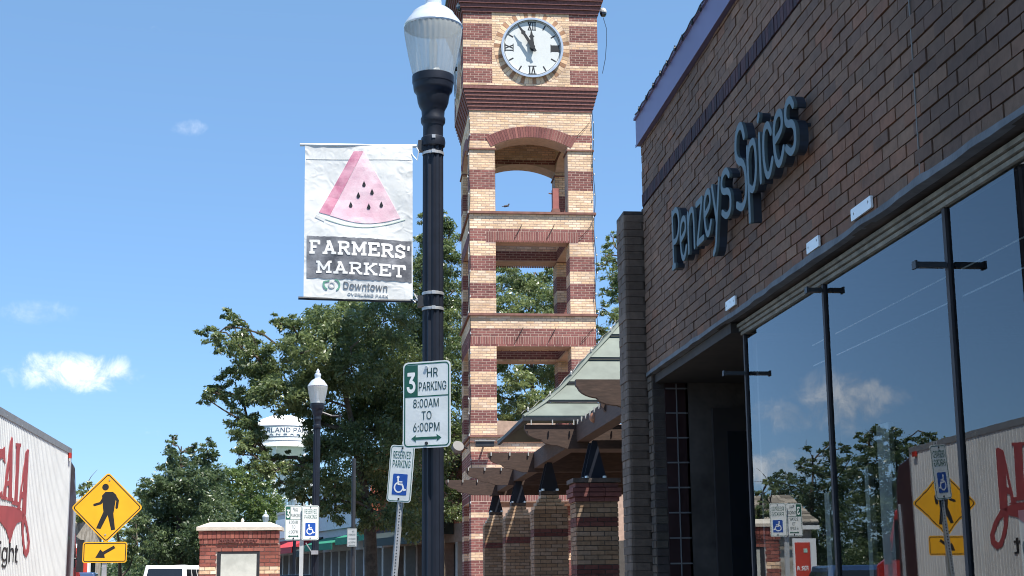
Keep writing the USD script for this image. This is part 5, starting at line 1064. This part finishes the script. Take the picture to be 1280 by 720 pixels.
RIGHT = [(764, 296, 7), (768, 308, 10), (757, 320, 9), (772, 328, 11), (752, 334, 7), (764, 345, 12), (778, 350, 14), (790, 320, 14), (800, 345, 18), (757, 366, 9), (772, 372, 13), (752, 386, 8), (764, 394, 13), (782, 400, 18), (750, 410, 9), (768, 420, 14), (758, 440, 14), (785, 440, 20), (748, 430, 7), (774, 462, 18), (805, 390, 20), (810, 430, 20), (758, 470, 12), (790, 480, 20)]
q = at(800, 722, 62); tree('shade_tree', 'feathery tree between the clock tower and the brick shop corner', (q[0], 62, .1), 3.4, cl_px(RIGHT, 62, rng, 1.6, .5), 24, r0=.22, dens=330)
CED = [(217, 546, 4), (216, 556, 7), (214, 570, 10), (222, 580, 11), (212, 590, 14), (226, 600, 16), (244, 556, 4), (243, 566, 8), (262, 550, 4), (258, 560, 8), (262, 572, 10), (250, 580, 12), (265, 590, 14), (245, 600, 16), (258, 612, 18), (230, 620, 20), (208, 612, 16), (192, 606, 12), (180, 615, 10), (198, 630, 18), (176, 634, 12), (172, 650, 14), (190, 655, 18), (215, 645, 22), (240, 640, 22), (262, 640, 22), (180, 675, 16), (200, 680, 20), (225, 675, 24), (250, 670, 24), (275, 665, 20), (205, 700, 18), (235, 700, 20), (180, 695, 10), (170, 665, 9)]
q = at(225, 722, 78); tree('dark_tree', 'dark dense evergreen-like tree with twin pointed tops behind the kiosk', (q[0], 78, .1), 2.0, cl_px(CED, 78, rng, 2.0, .45), 25, m=LEAF_DARK, r0=.25, leaf=.20, droop=.25, dens=620)
LOW = [(285, 600, 14), (300, 592, 10), (312, 604, 12), (325, 612, 12), (295, 620, 18), (318, 630, 16), (338, 625, 12), (345, 640, 13), (332, 646, 14), (308, 648, 18), (285, 640, 18), (350, 658, 10), (322, 664, 16), (300, 670, 18), (278, 660, 16), (340, 672, 12), (290, 690, 14), (270, 690, 14), (330, 690, 10), (278, 616, 14), (318, 590, 10), (330, 600, 10)]
q = at(312, 722, 98); tree('light_tree', 'lower yellow-green tree behind the brick kiosk and tiny lamps', (q[0], 98, .1), 2.0, cl_px(LOW, 98, rng, 2.5, .5), 26, m=LEAF_LIGHT, r0=.2, leaf=.26, dens=560, droop=.3)
SM = [(160, 662, 9), (150, 672, 8), (170, 655, 8), (158, 684, 10), (172, 680, 9), (146, 690, 8), (165, 700, 10), (108, 606, 5, -17), (103, 614, 6, -17), (112, 622, 7, -17), (104, 632, 8, -17), (116, 640, 9, -17), (108, 648, 8, -17), (100, 645, 8, -17), (122, 650, 8, -17)]
q = at(150, 722, 70); tree('small_tree', 'small bright green tree peeping out around the yellow crossing sign', (q[0], 70, .1), 1.6, cl_px(SM, 70, rng, 1.0, .6), 27, r0=.12, leaf=.18, dens=420)
# trees along the far side of the street, seen in the shop windows
def mx(px, py, Y):  # a point seen by reflection in the shop window
    p = at(px, py, Y); return np.array([2*(WX+.1)-p[0], Y, p[2]])
def reflected(lst, Y, rng, tone): return [(mx(a, b_, Y+dy_), r*Y/FPX, tone+rng.uniform(-.15, .15)) for (a, b_, r), dy_ in zip(lst, rng.uniform(-2, 2, len(lst)))]
R1 = [(968, 602, 8), (980, 596, 10), (975, 615, 12), (995, 610, 14), (990, 635, 16), (1008, 560, 5), (1010, 575, 8), (1000, 582, 7), (1015, 590, 12), (1020, 615, 18), (1010, 640, 18), (1030, 570, 8), (1036, 556, 7), (1040, 580, 14), (1045, 605, 18), (1035, 640, 20), (1060, 620, 20), (1060, 580, 14), (1056, 560, 7), (1000, 665, 16), (1025, 670, 20), (1055, 660, 20), (978, 655, 12), (1010, 695, 16), (1040, 695, 18)]
R2 = [(1078, 545, 7), (1090, 540, 9), (1085, 560, 14), (1105, 548, 12), (1120, 552, 12), (1100, 575, 18), (1130, 570, 16), (1118, 540, 6), (1136, 546, 7), (1080, 590, 18), (1110, 605, 22), (1140, 600, 20), (1150, 560, 14), (1160, 545, 8), (1165, 580, 18), (1085, 630, 22), (1115, 640, 22), (1150, 635, 22), (1090, 670, 22), (1125, 680, 22), (1180, 555, 10), (1185, 585, 16), (1080, 700, 18), (1200, 570, 12)]
for k, (R, Y, lab) in enumerate(((R1, 70, 'left of two dark trees reflected in the shop windows above the parking sign'), (R2, 58, 'dark spiky tree reflected in the shop windows beside the truck'))):
    cc = reflected(R, Y, rng, .35); b0 = np.mean([c[0] for c in cc], 0); tree('street_tree', lab, (b0[0], Y, 0), 2.0, cc, 31+k, m=LEAF_DARK, r0=.22, leaf=.18, dens=460, droop=.25)
crt = [(np.array([5.9+1.3*i+rng.uniform(-.3, .3), 14.6+1.6*j+rng.uniform(-.3, .3), 4.9+.8*k_+rng.uniform(-.2, .2)]), .95, .4) for i in range(3) for j in range(4) for k_ in range(2) if not (i == 0 and j == 3)]
tree('courtyard_tree', 'round courtyard tree behind the brick shop shading the pergola', (7.2, 17.0, .1), 3.2, crt, 41, m=LEAF_DARK, r0=.16, leaf=.22, dens=260)

# ---------------------------------------------------------------- shops along the bend
A_, B_ = np.array([2.45, 62.0]), np.array([-5.3, 92.0]); LF = np.linalg.norm(B_-A_); dF = (B_-A_)/LF; nF = np.array([-dF[1], dF[0]]); nF = nF if nF @ np.array([-1, -1]) > 0 else -nF
D3, N3 = np.array([dF[0], dF[1], 0]), np.array([nF[0], nF[1], 0]); nb = -N3
def sF(px, py=690):
    d = ray(px, py)[:2]; m = np.array([[d[0], -dF[0]], [d[1], -dF[1]]]); return float(np.linalg.solve(m, A_-EYE[:2])[1])
def pF(s, z, o=0.0): return np.array([A_[0]+dF[0]*s, A_[1]+dF[1]*s, z])+N3*o
def zF(px, py): s = sF(px, py); p = pF(s, 0); d = ray(px, py); return float(EYE[2]+d[2]*(p[1]/d[1]))
def fbox(s0, s1, z0, z1, o0, o1): return one('obox', pF(s0, z0, o0), D3*(s1-s0), Z*(z1-z0), N3*(o1-o0))
def storefront(name, label, s0, s1, H, wall_m, fascia=None, awn=None, brick_face=False, awn_m=None):
    t = thing(name, label, 'shop building', pF((s0+s1)/2, 0, -4)); 
    b = fbox(s0+.02, s1-.02, 2.9, H, -8, 0); w = part(t, 'wall', b, wall_m)
    part(t, 'back_room', fbox(s0+.02, s1-.02, 0, 2.9, -8, -1.2), SHADOW_ROOM)
    part(t, 'coping', fbox(s0-.02, s1+.02, H+.002, H+.14, -.4, .06), STONE)
    if fascia: part(t, 'fascia', fbox(s0+.1, s1-.1, fascia[0], fascia[1], .002, .12), fascia[2])
    n = max(2, int((s1-s0)/1.6)); w_ = (s1-s0)/n
    for k in range(n+1): part(t, 'column', fbox(s0+k*w_-.13, s0+k*w_+.13, .12, 2.898, -.6, -.01), plain('pale_column', (.42, .40, .37), .7) if k % 2 else wall_m)
    for k in range(n):
        p = part(t, 'window', fbox(s0+k*w_+.13, s0+(k+1)*w_-.13, .12, .6, -.5, -.35), DARK_TRIM); part(p, 'pane', fbox(s0+k*w_+.16, s0+(k+1)*w_-.16, .6, 2.85, -.45, -.43), DARK_GLASS)
    for (a, c, m_, zt_, zb_, out) in (awn or []):
        P = [pF(a, zt_, .02), pF(c, zt_, .02), pF(c, zb_, out), pF(a, zb_, out)]; dz = np.array([0, 0, -.025])
        p = part(t, 'awning', trimesh.convex.convex_hull(np.vstack([P, np.array(P)+dz])), m_); b = MB()
        part(p, 'valance', fbox(a, c, zb_-.32, zb_-.027, out-.02, out), m_)
        for s_ in (a, c): part(p, 'side_panel', trimesh.convex.convex_hull(np.vstack([[pF(s_, zt_, .03), pF(s_, zb_, out-.03), pF(s_, zb_, .03)], np.array([pF(s_, zt_, .03), pF(s_, zb_, out-.03), pF(s_, zb_, .03)])+D3*.02])), m_)
    return t, w
AWG = plain('green_canvas', (.012, .17, .10), .8, var=.1); AWR = plain('red_canvas', (.42, .03, .04), .8, var=.1); AWD = plain('dark_canvas', (.02, .035, .035), .8, var=.15)
STUCCO = plain('pale_stucco', (.44, .44, .46), .85, var=.1, bump=.2); FASC = plain('grey_white_fascia', (.50, .51, .54), .7, var=.08)
s1, s2, s3, s4 = sF(530), sF(478), sF(396), sF(346)
_, bw = storefront('corner_shop', 'orange-red brick shop with dark green awnings near the leaning parking sign', s1-6, s2, 7.4, plain('mortar_warm', (.34, .24, .19), .95, var=.2), awn=[(sF(490), s2-.15, AWG, zF(482, 652), zF(470, 668), 1.15), (s1-4, sF(493), AWD, 4.0, 3.2, 1.4)])
b = bricks(pF(s1-6, 0), D3, N3, s2-s1+6, 3.6, 7.38, lambda s, z: pick([(.42, .13, .075), (.47, .16, .09), (.37, .11, .07)]), course=.08, length=.24, joint=.012); part(bw, 'facing_bricks', b, BRICK, kind='stuff')
ea, eb = at(463, 636, 65.6), at(512, 636, 65.6); eblk = part(bw, 'end_wall', one('box', (ea[0], 65.6, 3.3), (eb[0]+2, 66.4, 7.0)), plain('mortar_end', (.34, .24, .19), .95, var=.2))
b = bricks((ea[0], 65.6, 0), (1, 0, 0), (0, -1, 0), eb[0]+2-ea[0], 3.32, 6.98, lambda s, z: pick([(.42, .13, .075), (.47, .16, .09), (.37, .11, .07)]), course=.08, length=.24, joint=.012); part(eblk, 'facing_bricks', b, BRICK, kind='stuff')
storefront('white_fronted_shop', 'pale grey fronted shop with green and dark awnings behind the double parking sign', s2+.02, s3, 6.1, STUCCO, fascia=(4.0, 5.95, FASC), awn=[(s2+.3, sF(447), AWG, zF(460, 662), zF(455, 672), 1.1), (sF(444), sF(408), AWG, zF(430, 670), zF(425, 680), 1.15), (sF(404), s3-.2, AWD, 3.7, 3.0, 1.2)])
storefront('red_awning_shop', 'farther shop with a red awning beside the kiosk', s3+.02, s4, 5.3, STUCCO, fascia=(3.9, 5.0, WHITE_PAINT), awn=[(s3+.4, (s3+s4)/2-.1, AWR, zF(372, 680)+.3, zF(372, 680)-.25, 1.3), ((s3+s4)/2+.1, s4-.4, AWR, zF(355, 683)+.3, zF(352, 690)-.1, 1.3)])
# stone-roofed house and poster board on the far side of the street
hs = thing('stone_house', 'low stone house with rough slate roof, reflected in the end shop window', 'house', (-11.7, 61, 0)); HX0, HX1, HY0, HY1, HE, HR = -12.6, -10.9, 58.0, 65.0, 3.45, 4.65
rubble = two('rubble_stone', (.24, .21, .17), (.46, .42, .36), 2.2, bump=.8, bscale=5)
w = part(hs, 'wall', one('box', (HX0, HY0, 0), (HX1, HY1, HE)), rubble); hm = (HY0+HY1)/2
part(w, 'gable_end', trimesh.convex.convex_hull(np.array([(x, y, z) for x in (HX1-.2, HX1) for y, z in ((HY0, HE+.002), (HY1, HE+.002), (hm, HR-.05))])), rubble)
rb = MB(); rb.obox((HX0-.2, HY0-.3, HE), (HX1-HX0+.4, 0, 0), (0, hm-HY0+.3, HR-HE), (0, -.05, .12)); rb.obox((HX0-.2, HY1+.3, HE), (HX1-HX0+.4, 0, 0), (0, hm-HY1-.3, HR-HE), (0, .05, .121)); rf = part(hs, 'roof', rb, plain('slate_back', (.1, .09, .08), .9))
b = MB(); RS = np.random.default_rng(3)
for r_ in range(11):
    x = HX0-.2
    while x < HX1+.15:
        wd = min(RS.uniform(.25, .6), HX1+.2-x); h0 = r_/11; b.obox((x, HY0-.3+(hm-HY0+.3)*h0-.05, HE+(HR-HE)*h0+.10), (max(wd-.015, .02), 0, 0), (0, .42, .132), (0, -.02, .045+RS.uniform(0, .03)), np.array((.30, .26, .21))*RS.uniform(.5, 1.25)); x += wd
part(rf, 'roof_stones', b, BRICK, kind='stuff')
part(hs, 'eave_board', one('box', (HX0-.2, HY0-.42, HE-.16), (HX1+.2, HY0-.36, HE-.0)), WHITE_PAINT)
for y in (59.6, 62.4): p = part(hs, 'window', one('box', (HX1+.002, y, 1.1), (HX1+.03, y+1.2, 2.4)), WHITE_PAINT); part(p, 'pane', one('box', (HX1+.031, y+.08, 1.18), (HX1+.038, y+1.12, 2.32)), DARK_GLASS)
pa, pb = mx(990, 673, 44), mx(1021, 718, 44); bd = thing('poster_board', 'red and white poster board reflected below the parking sign in the shop window', 'poster board', ((pa[0]+pb[0])/2, 44, 0)); x0, x1 = sorted((pa[0], pb[0])); z1_, z0_ = pa[2], pb[2]-.45
part(bd, 'frame', one('box', (x0, 44, .35), (x1, 44.12, z1_)), WHITE_PAINT); rp = part(bd, 'red_panel', one('box', (x0+.19, 43.985, z0_+.2), (x1-.05, 43.998, z1_-.12)), plain('red_poster', (.55, .055, .03), .4, var=.1))
W2 = x1-x0-.24; part(rp, 'lettering', one('shape', fit('FOR A', -W2*.4, W2*.4, -.07, .07, True), ((x0+.19+x1-.05)/2, 43.985, (z0_+z1_)/2-.12), (1, 0, 0), Z, (0, -1, 0), .006), WHITE_PRINT); part(rp, 'white_stripe', one('box', (x0+.25, 43.978, z1_-.42), (x1-.3, 43.984, z1_-.30)), plain('pale_green_strip', (.4, .6, .5), .5))
for x in (x0+.05, x1-.12): part(bd, 'leg', one('box', (x, 44.02, 0), (x+.07, 44.10, .348)), STEEL_DARK)

# ---------------------------------------------------------------- water tower
wy = 250.0; c0 = at(354, 540, wy); RW = abs(at(383, 540, wy)[0]-at(307, 540, wy)[0])/2; zb_, zt_ = float(at(345, 559, wy)[2]), float(at(345, 535, wy)[2])
wt = thing('water_tower', 'white water tower lettered Overland Park behind the big tree', 'water tower', (c0[0], wy, 0)); ztop = float(at(345, 519, wy)[2])
prof = [(.4, zb_-2.6), (RW*.45, zb_-2.0), (RW*.80, zb_-.9), (RW*.97, zb_-.15), (RW, zb_), (RW, zt_), (RW*.96, zt_+.35), (RW*.75, zt_+(ztop-zt_)*.62), (RW*.4, zt_+(ztop-zt_)*.92), (.2, ztop), (0, ztop)]
tank = part(wt, 'tank', MB().lathe(prof, (c0[0], wy, 0), 48), WHITE_PAINT, smooth=50)
def wrap(sh, zc, dd=.03):
    m = MB()
    for g in getattr(sh, 'geoms', [sh]):
        e = trimesh.creation.extrude_polygon(g, 1.0, engine='earcut'); v, f = trimesh.remesh.subdivide_to_size(e.vertices, e.faces, 1.2); a = v[:, 0]/RW; r = RW+dd*(.2+v[:, 2]); m.add(np.stack([c0[0]+r*np.sin(a), wy-r*np.cos(a), zc+v[:, 1]], 1), f)
    return m
hh = zt_-zb_; NAVY_INK = plain('navy_lettering', (.05, .07, .13), .5)
part(tank, 'lettering', wrap(fit('OVERLAND PARK', -RW*1.0, RW*1.0, -hh*.12, hh*.12), zt_-hh*.24), NAVY_INK)
part(tank, 'lettering', wrap(fit('K A N S A S', -RW*.62, RW*.62, -hh*.045, hh*.045), zt_-hh*.47), NAVY_INK)
for zz, h_ in ((zt_-hh*.03, .06), (zt_-hh*.58, .05), (zt_-hh*.78, .04)):
    part(tank, 'stripe', MB().lathe([(RW+.003, zz-h_), (RW+.05, zz-h_), (RW+.05, zz+h_), (RW+.003, zz+h_)], (c0[0], wy, 0), 64), NAVY_INK)
part(wt, 'riser', MB().lathe([(1.3, 0), (.9, 1.5), (.8, zb_-2.5)], (c0[0], wy, 0), 20), WHITE_PAINT, smooth=40)
for k in range(6):
    a = k*math.pi/3+.3; part(wt, 'leg', one('tube', [(c0[0]+(RW*1.05)*math.cos(a), wy+(RW*1.05)*math.sin(a), 0), (c0[0]+RW*.97*math.cos(a), wy+RW*.97*math.sin(a), zb_+.2)], .32, 8), WHITE_PAINT, smooth=40)
b = MB()
for k in range(6):
    a, a2 = k*math.pi/3+.3, (k+1)*math.pi/3+.3
    for z0_, z1_ in ((zb_*.35, zb_*.62), (zb_*.62, zb_*.9)):
        P = lambda q_, z: (c0[0]+RW*math.cos(q_), wy+RW*math.sin(q_), z); b.tube([P(a, z0_), P(a2, z1_)], .06, 5); b.tube([P(a2, z0_), P(a, z1_)], .06, 5); b.tube([P(a, z1_), P(a2, z1_)], .1, 5)
part(wt, 'brace', b, WHITE_PAINT, kind='stuff')
bal = MB().lathe([(RW+.02, zb_-.3), (RW+.7, zb_-.3), (RW+.7, zb_-.15), (RW+.02, zb_-.15)], (c0[0], wy, 0), 40); part(wt, 'walkway', bal, WHITE_PAINT)
# trees on the horizon
hz = []; rg = np.random.default_rng(8)
for k in range(420):
    x = rg.uniform(-260, 260); y = rg.uniform(330, 420); hz.append((np.array([x, y, rg.uniform(.5, 5.0)]), rg.uniform(3, 5.5), rg.uniform(.2, .6)))
part('/World', 'far_woods', leaves(hz, rg, leaf=1.1, dens=36, droop=.1), LEAF_DARK, kind='stuff', label='low distant woods along the horizon beyond the street', cat='woods')
